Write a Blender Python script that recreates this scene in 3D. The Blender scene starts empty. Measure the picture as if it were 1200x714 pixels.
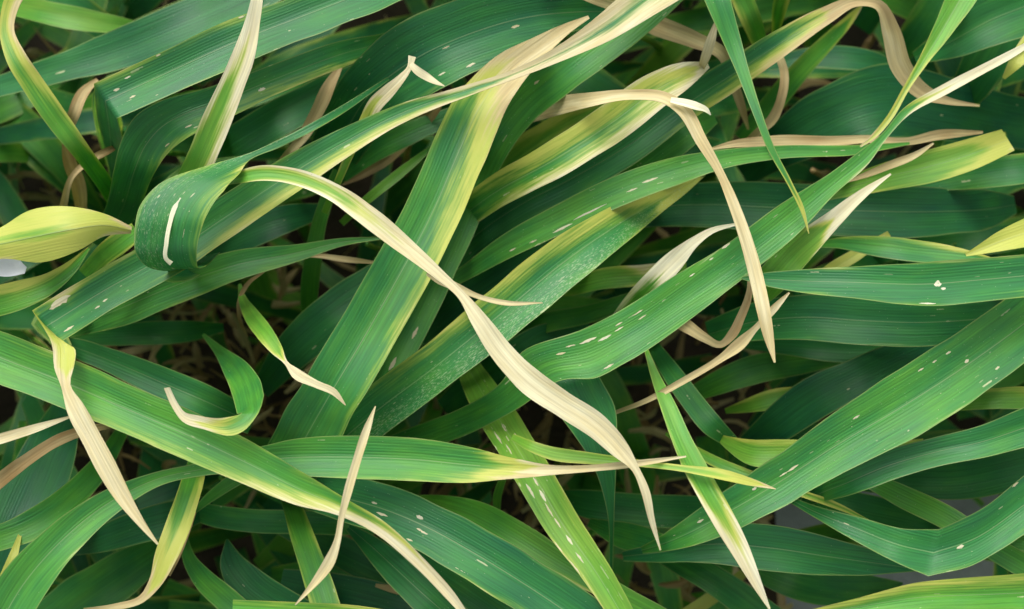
import bpy, math, random
import numpy as np
from mathutils import Vector

# ------------------------------------------------------------------ camera, sky, sun, exposure
sc = bpy.context.scene
CANOPY = 0.33                      # height of the top of the canopy above the ground, metres
PXM = 0.00025                       # metres per photograph pixel at canopy height
HFOV = math.radians(50.0)
TILT = math.radians(14.0)
FPX = 600.0 / math.tan(HFOV / 2)
DIST = PXM * FPX
CAM = np.array([0.0, -math.sin(TILT) * DIST, CANOPY + math.cos(TILT) * DIST])
cd = bpy.data.cameras.new('camera'); cam = bpy.data.objects.new('camera', cd)
sc.collection.objects.link(cam); sc.camera = cam
cam.location = CAM; cam.rotation_euler = (TILT, 0, 0)
cd.sensor_width = 36; cd.angle = HFOV
cd.clip_start = 0.002; cd.clip_end = 50
cd.dof.use_dof = True; cd.dof.focus_distance = DIST - 0.002; cd.dof.aperture_fstop = 15

SUN_EL, SUN_AZ = math.radians(50), math.radians(-20)     # azimuth from the top of the picture, turning right
w = bpy.data.worlds.new('World'); sc.world = w; w.use_nodes = True
nt = w.node_tree; bg = nt.nodes['Background']
sky = nt.nodes.new('ShaderNodeTexSky'); sky.sky_type = 'NISHITA'; sky.sun_disc = False
sky.sun_elevation = SUN_EL; sky.sun_rotation = SUN_AZ
sky.air_density = 1.0; sky.dust_density = 3.0; sky.ozone_density = 1.0
hs = nt.nodes.new('ShaderNodeHueSaturation'); hs.inputs['Saturation'].default_value = 0.22
nt.links.new(sky.outputs[0], hs.inputs['Color']); nt.links.new(hs.outputs[0], bg.inputs['Color'])
bg.inputs['Strength'].default_value = 0.13
sl = bpy.data.lights.new('sun', 'SUN'); sl.energy = 1.3; sl.angle = math.radians(60); sl.color = (1.0, 0.96, 0.9)
so = bpy.data.objects.new('sun', sl); sc.collection.objects.link(so)
sd = Vector((math.sin(SUN_AZ) * math.cos(SUN_EL), math.cos(SUN_AZ) * math.cos(SUN_EL), math.sin(SUN_EL)))
so.rotation_euler = sd.to_track_quat('Z', 'Y').to_euler(); so.location = (0, 0, 2)
sc.view_settings.view_transform = 'Standard'; sc.view_settings.look = 'None'
sc.view_settings.gamma = 1; sc.view_settings.use_curve_mapping = False
sc.view_settings.exposure = 0.98
sc.cycles.max_bounces = 8; sc.cycles.diffuse_bounces = 5; sc.cycles.transmission_bounces = 6

# ------------------------------------------------------------------ materials
def N(nt, t, **kw):
    n = nt.nodes.new(t)
    for k, v in kw.items(): setattr(n, k, v)
    return n
class G:
    """small helper to write node maths"""
    def __init__(s, mat): s.nt = mat.node_tree
    def put(s, sock, v):
        if isinstance(v, bpy.types.NodeSocket): s.nt.links.new(v, sock)
        else: sock.default_value = v
    def m(s, op, a, b=0.0, c=0.0, clamp=False):
        n = N(s.nt, 'ShaderNodeMath', operation=op, use_clamp=clamp)
        for i, v in enumerate((a, b, c)): s.put(n.inputs[i], v)
        return n.outputs[0]
    def xyz(s, x, y, z=0.0):
        n = N(s.nt, 'ShaderNodeCombineXYZ')
        for i, v in enumerate((x, y, z)): s.put(n.inputs[i], v)
        return n.outputs[0]
    def attr(s, name):
        n = N(s.nt, 'ShaderNodeAttribute', attribute_name=name)
        p = N(s.nt, 'ShaderNodeSeparateXYZ'); s.nt.links.new(n.outputs['Vector'], p.inputs[0])
        return p.outputs
    def noise(s, vec, scale, detail=2.0, rough=0.5, dist=0.0):
        n = N(s.nt, 'ShaderNodeTexNoise'); s.put(n.inputs['Vector'], vec)
        n.inputs['Scale'].default_value = scale; n.inputs['Detail'].default_value = detail
        n.inputs['Roughness'].default_value = rough; n.inputs['Distortion'].default_value = dist
        return n.outputs[0]
    def step(s, x, a, b):
        n = N(s.nt, 'ShaderNodeMapRange', interpolation_type='SMOOTHSTEP')
        s.put(n.inputs[0], x); s.put(n.inputs[1], a); s.put(n.inputs[2], b)
        return n.outputs[0]
    def mix(s, f, a, b, mode='MIX'):
        n = N(s.nt, 'ShaderNodeMix', data_type='RGBA', blend_type=mode)
        s.put(n.inputs[0], f); s.put(n.inputs[6], a); s.put(n.inputs[7], b)
        return n.outputs[2]
    def ramp(s, f, stops):
        n = N(s.nt, 'ShaderNodeValToRGB'); cr = n.color_ramp
        while len(cr.elements) < len(stops): cr.elements.new(0.5)
        for e, (p, c) in zip(cr.elements, stops): e.position = p; e.color = (*c, 1)
        s.put(n.inputs[0], f); return n.outputs[0]

def new_mat(name):
    m = bpy.data.materials.new(name); m.use_nodes = True
    m.node_tree.nodes.clear(); return m

def leaf_material(name, rib=False):
    m = new_mat(name); g = G(m); nt = m.node_tree
    u, s, hw = g.attr('lc')             # across -1..1, length in mm, half width in mm
    yl, yr, fl = g.attr('yw')           # yellowing from either margin, flecks
    dl, dr, st = g.attr('st')           # drying from either margin, straw tone
    tn, mo, sd = g.attr('tn')           # green tone, mottling, seed
    x = g.m('MULTIPLY', u, hw)
    sx = g.m('ADD', x, g.m('MULTIPLY', sd, 37.0))
    edgeL = g.m('MULTIPLY_ADD', u, 0.5, 0.5); edgeR = g.m('MULTIPLY_ADD', u, -0.5, 0.5)
    vlong = g.xyz(g.m('MULTIPLY', sx, 1.0), g.m('MULTIPLY', s, 0.10), sd)
    vfine = g.xyz(g.m('MULTIPLY', sx, 1.9), g.m('MULTIPLY', s, 0.035), sd)
    vblot = g.xyz(g.m('MULTIPLY', sx, 0.16), g.m('MULTIPLY', s, 0.05), sd)
    viso = g.xyz(sx, s, sd)
    nl = g.m('SUBTRACT', g.noise(vlong, 0.55, 3), 0.5)
    nf = g.m('SUBTRACT', g.noise(vfine, 1.0, 2), 0.5)
    nb = g.m('SUBTRACT', g.noise(vblot, 1.0, 3), 0.5)
    # green body: tone 0 bluish, 0.5 middle green, 1 fresh yellow green
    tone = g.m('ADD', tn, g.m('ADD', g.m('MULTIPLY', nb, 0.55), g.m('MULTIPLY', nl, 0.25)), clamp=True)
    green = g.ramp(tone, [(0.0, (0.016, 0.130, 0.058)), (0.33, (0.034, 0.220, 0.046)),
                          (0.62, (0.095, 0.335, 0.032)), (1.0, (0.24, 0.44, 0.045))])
    lines = g.m('SINE', g.m('ADD', g.m('MULTIPLY', sx, 7.4), g.m('MULTIPLY', nl, 2.0)))
    vein = g.m('ADD', g.m('MULTIPLY_ADD', nf, 0.8, 1.0), g.m('MULTIPLY', lines, 0.03))
    green = g.mix(1.0, green, g.xyz(vein, vein, vein), 'MULTIPLY')
    # thin paler margins
    au = g.m('ABSOLUTE', u)
    marg = g.m('MULTIPLY', g.step(au, g.m('SUBTRACT', 1.0, g.m('DIVIDE', 0.45, g.m('ADD', hw, 0.3))), 1.0), 0.55)
    col = g.mix(marg, green, (0.36, 0.46, 0.14, 1))
    # yellowing
    rag = g.m('ADD', g.m('MULTIPLY', nl, 0.55), g.m('MULTIPLY', nf, 0.35))
    def spread(a, b, soft):
        p = g.step(g.m('ADD', g.m('SUBTRACT', a, edgeL), rag), -soft, soft)
        q = g.step(g.m('ADD', g.m('SUBTRACT', b, edgeR), rag), -soft, soft)
        return g.m('MAXIMUM', p, q)
    ym = spread(yl, yr, 0.27)
    yel = g.ramp(g.m('ADD', ym, g.m('ADD', g.m('MULTIPLY', nb, 0.9), g.m('MULTIPLY', nl, 0.4)), clamp=True),
                 [(0.0, (0.10, 0.26, 0.03)), (0.5, (0.28, 0.42, 0.045)), (1.0, (0.50, 0.53, 0.10))])
    col = g.mix(ym, col, yel)
    # leaf-miner mottling: many tiny pale strokes
    vm = g.xyz(g.m('MULTIPLY', sx, 5.0), g.m('MULTIPLY', s, 0.8), sd)
    mot = g.step(g.m('ADD', g.noise(vm, 1.0, 3, 0.65), g.m('MULTIPLY', g.m('MULTIPLY', mo, 0.24), g.step(g.m('ADD', u, g.m('MULTIPLY', nb, 1.4)), -0.35, 0.55))), 0.66, 0.78)
    col = g.mix(g.m('MULTIPLY', g.m('MULTIPLY', mot, g.step(mo, 0.05, 0.3)), 0.5), col, (0.50, 0.60, 0.36, 1))
    # elongated pale flecks
    vf = g.xyz(g.m('ADD', g.m('MULTIPLY', sx, 0.55), g.m('MULTIPLY', nl, 0.5)), g.m('ADD', g.m('MULTIPLY', s, 0.11), g.m('MULTIPLY', g.noise(viso, 0.35, 2), 0.8)), 0.0)
    vo = N(nt, 'ShaderNodeTexVoronoi', voronoi_dimensions='2D'); g.put(vo.inputs['Vector'], vf); vo.inputs['Scale'].default_value = 1.0
    ps = N(nt, 'ShaderNodeSeparateColor'); nt.links.new(vo.outputs['Color'], ps.inputs[0])
    rad = g.m('MULTIPLY_ADD', g.m('POWER', ps.outputs[1], 4.0), 0.15, 0.02)
    inside = g.step(g.m('ADD', vo.outputs['Distance'], g.m('MULTIPLY', nf, 0.34)), rad, g.m('MULTIPLY', rad, 0.55))
    on = g.m('LESS_THAN', ps.outputs[0], g.m('MULTIPLY', fl, 0.45))
    col = g.mix(g.m('MULTIPLY', g.m('MULTIPLY', inside, on), g.m('MULTIPLY_ADD', ps.outputs[2], 0.6, 0.25)), col, (0.60, 0.62, 0.36, 1))
    # tiny dots
    vd = N(nt, 'ShaderNodeTexVoronoi', voronoi_dimensions='2D'); g.put(vd.inputs['Vector'], g.xyz(g.m('MULTIPLY', sx, 1.1), g.m('MULTIPLY', s, 0.5), 0.0)); vd.inputs['Scale'].default_value = 1.0
    pd = N(nt, 'ShaderNodeSeparateColor'); nt.links.new(vd.outputs['Color'], pd.inputs[0])
    dot = g.m('MULTIPLY', g.step(vd.outputs['Distance'], 0.10, 0.03), g.m('LESS_THAN', pd.outputs[0], g.m('MULTIPLY_ADD', fl, 0.10, 0.008)))
    col = g.mix(g.m('MULTIPLY', dot, 0.45), col, (0.55, 0.62, 0.45, 1))
    # drying to straw
    dm = spread(dl, dr, 0.17)
    straw = g.ramp(g.m('ADD', st, g.m('ADD', g.m('MULTIPLY', nb, 0.45), g.m('MULTIPLY', nl, 0.45)), clamp=True),
                   [(0.0, (0.16, 0.088, 0.032)), (0.3, (0.38, 0.25, 0.095)), (0.6, (0.57, 0.48, 0.24)), (1.0, (0.72, 0.70, 0.52))])
    sv = g.m('MULTIPLY_ADD', nf, 0.7, 1.0)
    straw = g.mix(1.0, straw, g.xyz(sv, sv, sv), 'MULTIPLY')
    spot = g.step(g.noise(g.xyz(g.m('MULTIPLY', sx, 0.9), g.m('MULTIPLY', s, 0.45), sd), 1.0, 4, 0.7), 0.68, 0.76)
    straw = g.mix(g.m('MULTIPLY', spot, 0.55), straw, (0.20, 0.11, 0.04, 1))
    col = g.mix(dm, col, straw)
    if rib: col = g.mix(0.32, col, (0.40, 0.52, 0.26, 1))
    # surface
    bs = N(nt, 'ShaderNodeBsdfPrincipled')
    g.put(bs.inputs['Base Color'], col)
    rough = g.m('ADD', g.m('MULTIPLY_ADD', nb, 0.25, 0.44), g.m('MULTIPLY', dm, 0.22))
    g.put(bs.inputs['Roughness'], rough)
    bs.inputs['Specular IOR Level'].default_value = 0.4
    bh = g.m('ADD', g.m('MULTIPLY_ADD', lines, 0.12, g.m('MULTIPLY', nf, 0.9)), g.m('MULTIPLY', g.noise(viso, 2.2, 3), 0.25))
    bu = N(nt, 'ShaderNodeBump'); bu.inputs['Strength'].default_value = 0.8; bu.inputs['Distance'].default_value = 0.00016
    g.put(bu.inputs['Height'], bh); nt.links.new(bu.outputs[0], bs.inputs['Normal'])
    tr = N(nt, 'ShaderNodeBsdfTranslucent')
    g.put(tr.inputs['Color'], g.mix(0.4, col, g.mix(1.0, col, (1.6, 1.7, 0.5, 1), 'MULTIPLY')))
    mx = N(nt, 'ShaderNodeMixShader'); mx.inputs[0].default_value = 0.33
    nt.links.new(bs.outputs[0], mx.inputs[1]); nt.links.new(tr.outputs[0], mx.inputs[2])
    out = N(nt, 'ShaderNodeOutputMaterial'); nt.links.new(mx.outputs[0], out.inputs[0])
    return m
M_LEAF = leaf_material('leaf_tissue'); M_RIB = leaf_material('leaf_midrib', True)

def simple_mat(name, stops, scale, rough=0.9, bump=0.002, detail=6):
    m = new_mat(name); g = G(m); nt = m.node_tree
    tc = N(nt, 'ShaderNodeTexCoord')
    n1 = g.noise(tc.outputs['Object'], scale, detail, 0.65); n2 = g.noise(tc.outputs['Object'], scale * 9, 4, 0.7)
    f = g.m('ADD', g.m('MULTIPLY', n1, 0.65), g.m('MULTIPLY', n2, 0.35))
    bs = N(nt, 'ShaderNodeBsdfPrincipled'); g.put(bs.inputs['Base Color'], g.ramp(f, stops))
    bs.inputs['Roughness'].default_value = rough
    bu = N(nt, 'ShaderNodeBump'); bu.inputs['Strength'].default_value = 0.6; bu.inputs['Distance'].default_value = bump
    g.put(bu.inputs['Height'], f); nt.links.new(bu.outputs[0], bs.inputs['Normal'])
    out = N(nt, 'ShaderNodeOutputMaterial'); nt.links.new(bs.outputs[0], out.inputs[0]); return m
M_GROUND = simple_mat('brown_soil', [(0.3, (0.025, 0.017, 0.011)), (0.5, (0.055, 0.036, 0.022)), (0.7, (0.10, 0.068, 0.042))], 40, 0.95, 0.004)
M_SLAB = simple_mat('grey_paving', [(0.3, (0.21, 0.225, 0.215)), (0.5, (0.27, 0.285, 0.275)), (0.7, (0.33, 0.345, 0.335))], 30)
M_STONE = simple_mat('white_chip', [(0.3, (0.66, 0.68, 0.68)), (0.7, (0.85, 0.86, 0.86))], 60, 0.6, 0.0005)

# ------------------------------------------------------------------ geometry
rng = np.random.default_rng(7); random.seed(7)
CT, ST_ = math.cos(TILT), math.sin(TILT)
def unproject(px, py, zmm):
    """photo pixel -> point at height zmm (mm relative to the canopy reference plane)"""
    px = np.asarray(px, float); py = np.asarray(py, float)
    a = (px - 600.0) / FPX; b = (357.0 - py) / FPX
    d = np.stack([a, b * CT + ST_, b * ST_ - CT], -1)
    k = (CANOPY + np.asarray(zmm, float) / 1000.0 - CAM[2]) / d[..., 2]
    return CAM + d * k[..., None]

def hermite(P, brk, step):
    """interpolating curve through the rows of P (cols 0,1 = centre) with corners at brk; returns rows and station params"""
    n = len(P); ch = np.maximum(np.hypot(*(P[1:, :2] - P[:-1, :2]).T), 4.0)
    dv = (P[1:] - P[:-1]) / ch[:, None]
    t0 = np.zeros_like(P); t1 = np.zeros_like(P)      # outgoing tangent at i, incoming tangent at i
    for i in range(n):
        if i == 0: a = b = dv[0]
        elif i == n - 1: a = b = dv[-1]
        elif i in brk: a, b = dv[i], dv[i - 1]
        else:
            a = b = (dv[i - 1] * ch[i] + dv[i] * ch[i - 1]) / (ch[i] + ch[i - 1])
        t0[i] = a; t1[i] = b
    rows, par = [], []
    for i in range(n - 1):
        k = max(3, int(ch[i] / step))
        for j in range(k + (i == n - 2)):
            q = j / k; q2 = q * q; q3 = q2 * q
            rows.append((2*q3-3*q2+1) * P[i] + (q3-2*q2+q) * ch[i] * t0[i] + (-2*q3+3*q2) * P[i+1] + (q3-q2) * ch[i] * t1[i+1])
            par.append(i + q)
    return np.array(rows), np.array(par)

def smooth_noise(n, knots, r):
    k = max(2, knots); y = r.normal(0, 1, k + 1)
    x = np.linspace(0, k, n); i = np.minimum(x.astype(int), k - 1); f = x - i; f = f * f * (3 - 2 * f)
    return y[i] * (1 - f) + y[i + 1] * f

def mesh_from_grid(name, P, Nn, thick, attrs, mat, lo, hi):
    """closed thin solid from rows lo..hi of the point grid P[i, j]"""
    P = P[lo:hi + 1]; Nn = Nn[lo:hi + 1]; th = thick[lo:hi + 1]
    a, b = P.shape[:2]
    top = P.reshape(-1, 3); bot = (P - Nn * th[..., None]).reshape(-1, 3)
    V = np.concatenate([top, bot]); nv = a * b
    idx = np.arange(nv).reshape(a, b)
    q = np.stack([idx[:-1, :-1], idx[:-1, 1:], idx[1:, 1:], idx[1:, :-1]], -1).reshape(-1, 4)
    F = [q, q[:, ::-1] + nv]
    def rim(l):
        return np.stack([l[:-1], l[1:], l[1:] + nv, l[:-1] + nv], -1)
    F += [rim(idx[:, 0]), rim(idx[::-1, -1]), rim(idx[0, ::-1]), rim(idx[-1, :])]
    F = np.concatenate(F)
    me = bpy.data.meshes.new(name)
    me.vertices.add(len(V)); me.vertices.foreach_set('co', V.ravel().astype('f'))
    me.loops.add(F.size); me.loops.foreach_set('vertex_index', F.ravel().astype('i'))
    me.polygons.add(len(F)); me.polygons.foreach_set('loop_start', np.arange(0, F.size, 4).astype('i'))
    me.update(calc_edges=True); me.validate()
    for k, arr in attrs.items():
        at = me.attributes.new(k, 'FLOAT_VECTOR', 'POINT')
        v = arr[lo:hi + 1].reshape(-1, 3); at.data.foreach_set('vector', np.concatenate([v, v]).ravel().astype('f'))
    me.polygons.foreach_set('use_smooth', np.ones(len(me.polygons), bool))
    nn = np.concatenate([Nn.reshape(-1, 3), -Nn.reshape(-1, 3)])
    me.normals_split_custom_set_from_vertices([tuple(v) for v in nn])
    me.materials.append(mat)
    return me

ROOTS = []
def root(name, label, cat, group, loc):
    o = bpy.data.objects.new(name, None); sc.collection.objects.link(o)
    o.empty_display_size = 0.01; o.location = loc
    o['label'] = label; o['category'] = cat
    if group: o['group'] = group
    ROOTS.append(o); return o
def child(name, me, par, label=None):
    o = bpy.data.objects.new(name, me); sc.collection.objects.link(o); o.parent = par
    if label: o['label'] = label
    return o

LAST = {}
DRY = [(0, 1.3, 1.3, 1.3, 1.3)]
def ribbon(pts, z, col=None, tone=0.4, straw=0.65, fleck=0.3, mott=0.0, roll=0.0, chan=0.10, wob=1.0,
           n_across=9, step=6.0, seed=0, rollvar=1.0, ext=True, colst=False, real_z=False):
    r = np.random.default_rng(seed + 1000)
    pts = [tuple(p) for p in pts]
    zl = list(z) if hasattr(z, '__len__') else [z]
    if len(zl) == len(pts): zs = np.array(zl, float)
    else: zs = np.interp(np.linspace(0, 1, len(pts)), np.linspace(0, 1, len(zl)), zl) if len(zl) > 1 else np.full(len(pts), zl[0], float)
    zs = zs if real_z else np.where(zs < -10, -10 + (zs + 10) * 2.6, zs)       # the shaded storeys stand well below the top one
    # centre and half-vector of every station
    C, brk = [], set()
    for i, p in enumerate(pts):
        if p[0] == 'k': brk.add(i); p = p[1:]
        C.append(((p[0] + p[2]) / 2, (p[1] + p[3]) / 2) if len(p) == 4 else p[:2])
    C = np.array(C, float); rows = []
    for i, p in enumerate(pts):
        if p[0] == 'k': p = p[1:]
        if len(p) == 4: h = ((p[0] - p[2]) / 2, (p[1] - p[3]) / 2)
        else:
            d = np.zeros(2)
            if i > 0: e = C[i] - C[i-1]; d += e / max(np.hypot(*e), 1)
            if i < len(C) - 1: e = C[i+1] - C[i]; d += e / max(np.hypot(*e), 1)
            d /= max(np.hypot(*d), 1e-6)
            h = (d[1] * p[2] / 2, -d[0] * p[2] / 2)
        rows.append([C[i][0], C[i][1], h[0], h[1], zs[i]])
    P = np.array(rows)
    # run on past the edge of the picture instead of stopping there
    off = 0
    if ext:
        for end in (0, -1):
            x, y = P[end, :2]; 
            if x < -2 or x > 1202 or y < -2 or y > 716:
                d = P[end] - P[1 if end == 0 else -2]; d = d / max(np.hypot(d[0], d[1]), 1) * 110
                q = P[end] + d; hw_ = np.hypot(*P[end, 2:4]); q[2:4] = P[end, 2:4] * 0.8; q[4] = P[end, 4] - 14
                if end == 0: P = np.vstack([q, P]); brk = {b + 1 for b in brk}; off = 1
                else: P = np.vstack([P, q])
    R, par = hermite(P, brk, step)
    n = len(R); hw = np.hypot(R[:, 2], R[:, 3]) * PXM * 1000      # half width in mm (canopy scale)
    wz = smooth_noise(n, n // 16 + 2, r) * 0.8 * wob
    rl = np.radians(roll + smooth_noise(n, n // 22 + 2, r) * 7.0 * rollvar)
    U = np.linspace(-1, 1, n_across); U = np.sign(U) * np.abs(U) ** 0.85
    zc = R[:, 4] + wz
    und = np.stack([smooth_noise(n, n // 6 + 2, r), smooth_noise(n, n // 6 + 2, r)], 1)
    Z = np.zeros((n, len(U)))
    for j, uu in enumerate(U):
        Z[:, j] = zc + uu * hw * np.tan(rl) + chan * hw * (np.abs(uu) ** 1.1 - 0.5) * 2 \
                  + np.abs(uu) ** 3 * und[:, 0 if uu < 0 else 1] * 0.22 * np.minimum(hw / 5, 1)
    X = R[:, 0:1] - U * R[:, 2:3]; Y = R[:, 1:2] - U * R[:, 3:4]       # u=-1 is the left margin along the way
    # slightly uneven margins
    X = R[:, 0:1] + (X - R[:, 0:1]) * (1 + 0.02 * und[:, :1]); Y = R[:, 1:2] + (Y - R[:, 1:2]) * (1 + 0.02 * und[:, :1])
    G3 = unproject(X, Y, Z)
    du = np.gradient(G3, axis=1); dv = np.gradient(G3, axis=0)
    Nn = np.cross(du, dv); ln = np.linalg.norm(Nn, axis=2, keepdims=True); Nn = Nn / np.maximum(ln, 1e-12)
    seg = np.linalg.norm(np.diff(G3[:, len(U) // 2], axis=0), axis=1); S = np.concatenate([[0], np.cumsum(seg)]) * 1000
    t = S / S[-1]
    cc = np.array(col if col else [(0, 0, 0, 0, 0)], float)
    tc_ = (par - off) if colst else t
    A = [np.interp(tc_, cc[:, 0], cc[:, k]) * 1.2 - 0.2 for k in (1, 2, 3, 4)]
    one = np.ones((n, len(U)))
    g2 = lambda a: np.asarray(a)[:, None] * one
    attrs = {'lc': np.stack([U[None] * one, g2(S), g2(hw)], -1),
             'yw': np.stack([g2(A[0]), g2(A[1]), fleck * one], -1),
             'st': np.stack([g2(A[2]), g2(A[3]), straw * one], -1),
             'tn': np.stack([tone * one, mott * one, (seed % 97) * 1.37 * one], -1)}
    thick = (0.10 + 0.22 * (1 - np.abs(U)[None] ** 3) * np.minimum(hw[:, None] / 4, 1)) / 1000 * one
    LAST['px'] = (X, Y)
    return G3, Nn, thick, attrs, t, hw

COUNT = [0]; TOPS = []
def leaf(label, pts, z, col=None, name='cereal_leaf', cat='leaf', group=None, tip=None, rib=None, extra=None, scars=None, part='blade', **kw):
    """one leaf: an empty at its foot, the blade, where it shows a midrib, and a withered tip from fraction `tip` on"""
    COUNT[0] += 1; seed = COUNT[0]; TOPS.append((pts, z))
    if rib is None:
        zl_ = list(z) if hasattr(z, '__len__') else [z]
        rib = name == 'cereal_leaf' and not group and sum(zl_) / len(zl_) > -28 and max((p[2] if len(p) == 3 else 0) for p in pts) >= 38
    if rib: kw.setdefault('chan', 0.17)
    G3, Nn, th, at, t, hw = ribbon(pts, z, col, seed=seed, **kw)
    base = G3[0].mean(0); o = root(name, label, cat, group, base)
    G3 = G3 - base; n = len(G3)
    k = n - 1
    if tip is not None: k = int(np.clip(np.searchsorted(t, tip), 2, n - 3))
    child(part, mesh_from_grid(part, G3, Nn, th, at, M_LEAF, 0, k), o)
    if tip is not None: child('withered_tip', mesh_from_grid('withered_tip', G3, Nn, th, at, M_LEAF, k, n - 1), o)
    if rib:
        m = G3.shape[1] // 2; a, b = (0, k)
        w_ = np.clip(hw * 0.028, 0.10, 0.20)[:, None, None] / 1000
        d = G3[:, m + 1] - G3[:, m - 1]; d /= np.maximum(np.linalg.norm(d, axis=1, keepdims=True), 1e-9)
        c = G3[:, m:m + 1] + Nn[:, m:m + 1] * 0.00005
        prof = np.array([-1, -0.5, 0.5, 1.0]); lift = np.array([-0.06, 0.05, 0.05, -0.06]) / 1000
        Gr = c + d[:, None] * prof[None, :, None] * w_ + Nn[:, m:m + 1] * lift[None, :, None]
        Nr = np.repeat(Nn[:, m:m + 1], 4, 1)
        ra = {q: np.repeat(v[:, m:m + 1], 4, 1) for q, v in at.items()}
        child('midrib', mesh_from_grid('midrib', Gr, Nr, np.full(Gr.shape[:2], 0.0001), ra, M_RIB, a, b), o)
    PX, PY = LAST['px']
    for (sx_, sy_, sl_, sw_, stn) in (scars or []):
        # a pale scar following the veins: a thin flake of tissue on the blade's surface
        i0, j0 = np.unravel_index(np.argmin((PX - sx_) ** 2 + (PY - sy_) ** 2), PX.shape)
        stp = max(np.hypot(PX[min(i0+1, n-1), j0] - PX[i0-1, j0], PY[min(i0+1, n-1), j0] - PY[i0-1, j0]) / 2, .5)
        m2 = G3.shape[1]; wpx = max(np.hypot(PX[i0, -1] - PX[i0, 0], PY[i0, -1] - PY[i0, 0]), 4)
        best, jf0 = 1e9, j0
        for jf in np.linspace(0.3, m2 - 1.3, 80):
            a_ = int(jf); q_ = jf - a_; xx = PX[i0, a_] * (1-q_) + PX[i0, a_+1] * q_; yy = PY[i0, a_] * (1-q_) + PY[i0, a_+1] * q_
            dd = (xx - sx_) ** 2 + (yy - sy_) ** 2
            if dd < best: best, jf0 = dd, jf
        hl = sl_ / 2 / stp; hj = sw_ * .34 / wpx * (m2 - 1); rr_ = np.random.default_rng(seed * 31 + int(sx_))
        K = 7; Gs = np.zeros((K, 3, 3)); Ns = np.zeros((K, 3, 3)); As = {q: np.zeros((K, 3, 3)) for q in at}
        for a_ in range(K):
            f_ = a_ / (K - 1) * 2 - 1; ii = np.clip(i0 + f_ * hl, 0, n - 1.001); env = max(.1, (1 - f_ * f_) ** .8 * rr_.uniform(.65, 1.15)); sh = rr_.uniform(-.2, .2) * hj
            for b_ in range(3):
                jj = np.clip(jf0 + sh + (b_ - 1) * hj * env, 0, m2 - 1.001); i1, j1 = int(ii), int(jj); p_, q_ = ii - i1, jj - j1
                bl = lambda M_: (M_[i1, j1] * (1-p_) + M_[i1+1, j1] * p_) * (1-q_) + (M_[i1, j1+1] * (1-p_) + M_[i1+1, j1+1] * p_) * q_
                Ns[a_, b_] = bl(Nn); Gs[a_, b_] = bl(G3) + Ns[a_, b_] * (.00007 if b_ == 1 else .00003)
                for q2 in at: As[q2][a_, b_] = bl(at[q2])
        As['yw'][..., :2] = 1.3; As['yw'][..., 2] = 0; As['st'][..., :2] = 1.3; As['st'][..., 2] = stn + .05
        child('scar', mesh_from_grid('scar', Gs, Ns, np.full((K, 3), .00006), As, M_LEAF, 0, K - 1), o)
    for ex in (extra or []):
        nm, p2, z2, c2, k2 = ex
        g2, n2, t2, a2, _, _ = ribbon(p2, z2, c2, seed=seed + 500, ext=False, **k2)
        child(nm, mesh_from_grid(nm, g2 - base, n2, t2, a2, M_LEAF, 0, len(g2) - 1), o)
    return o
def dry(label, pts, z, straw=0.65, **kw):
    kw.setdefault('fleck', 0.0); kw.setdefault('n_across', 7); kw.setdefault('step', 4.0); kw.setdefault('chan', 0.22)
    return leaf(label, pts, z, kw.pop('col', DRY), name=kw.pop('name', 'dry_leaf'), cat='dry leaf', straw=straw, **kw)

# ------------------------------------------------------------------ ground
def sheet(name, x0, x1, y0, y1, z, mat, nx=40, ny=40, amp=0.0):
    xs, ys = np.meshgrid(np.linspace(x0, x1, nx), np.linspace(y0, y1, ny), indexing='ij')
    r = np.random.default_rng(3); zz = z + amp * r.normal(0, 1, xs.shape)
    V = np.stack([xs, ys, zz], -1).reshape(-1, 3); idx = np.arange(nx * ny).reshape(nx, ny)
    F = np.stack([idx[:-1, :-1], idx[1:, :-1], idx[1:, 1:], idx[:-1, 1:]], -1).reshape(-1, 4)
    me = bpy.data.meshes.new(name); me.from_pydata(V.tolist(), [], F.tolist()); me.materials.append(mat)
    me.polygons.foreach_set('use_smooth', np.ones(len(F), bool))
    o = bpy.data.objects.new(name, me); sc.collection.objects.link(o); o['kind'] = 'structure'; return o
sheet('ground', -1.5, 1.5, -1.5, 1.5, 0.0, M_GROUND)
_a = unproject(np.array([905.0]), np.array([575.0]), -330)[0]
sheet('paving', _a[0], 1.4, -1.4, _a[1], 0.004, M_SLAB, 30, 30)

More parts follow.
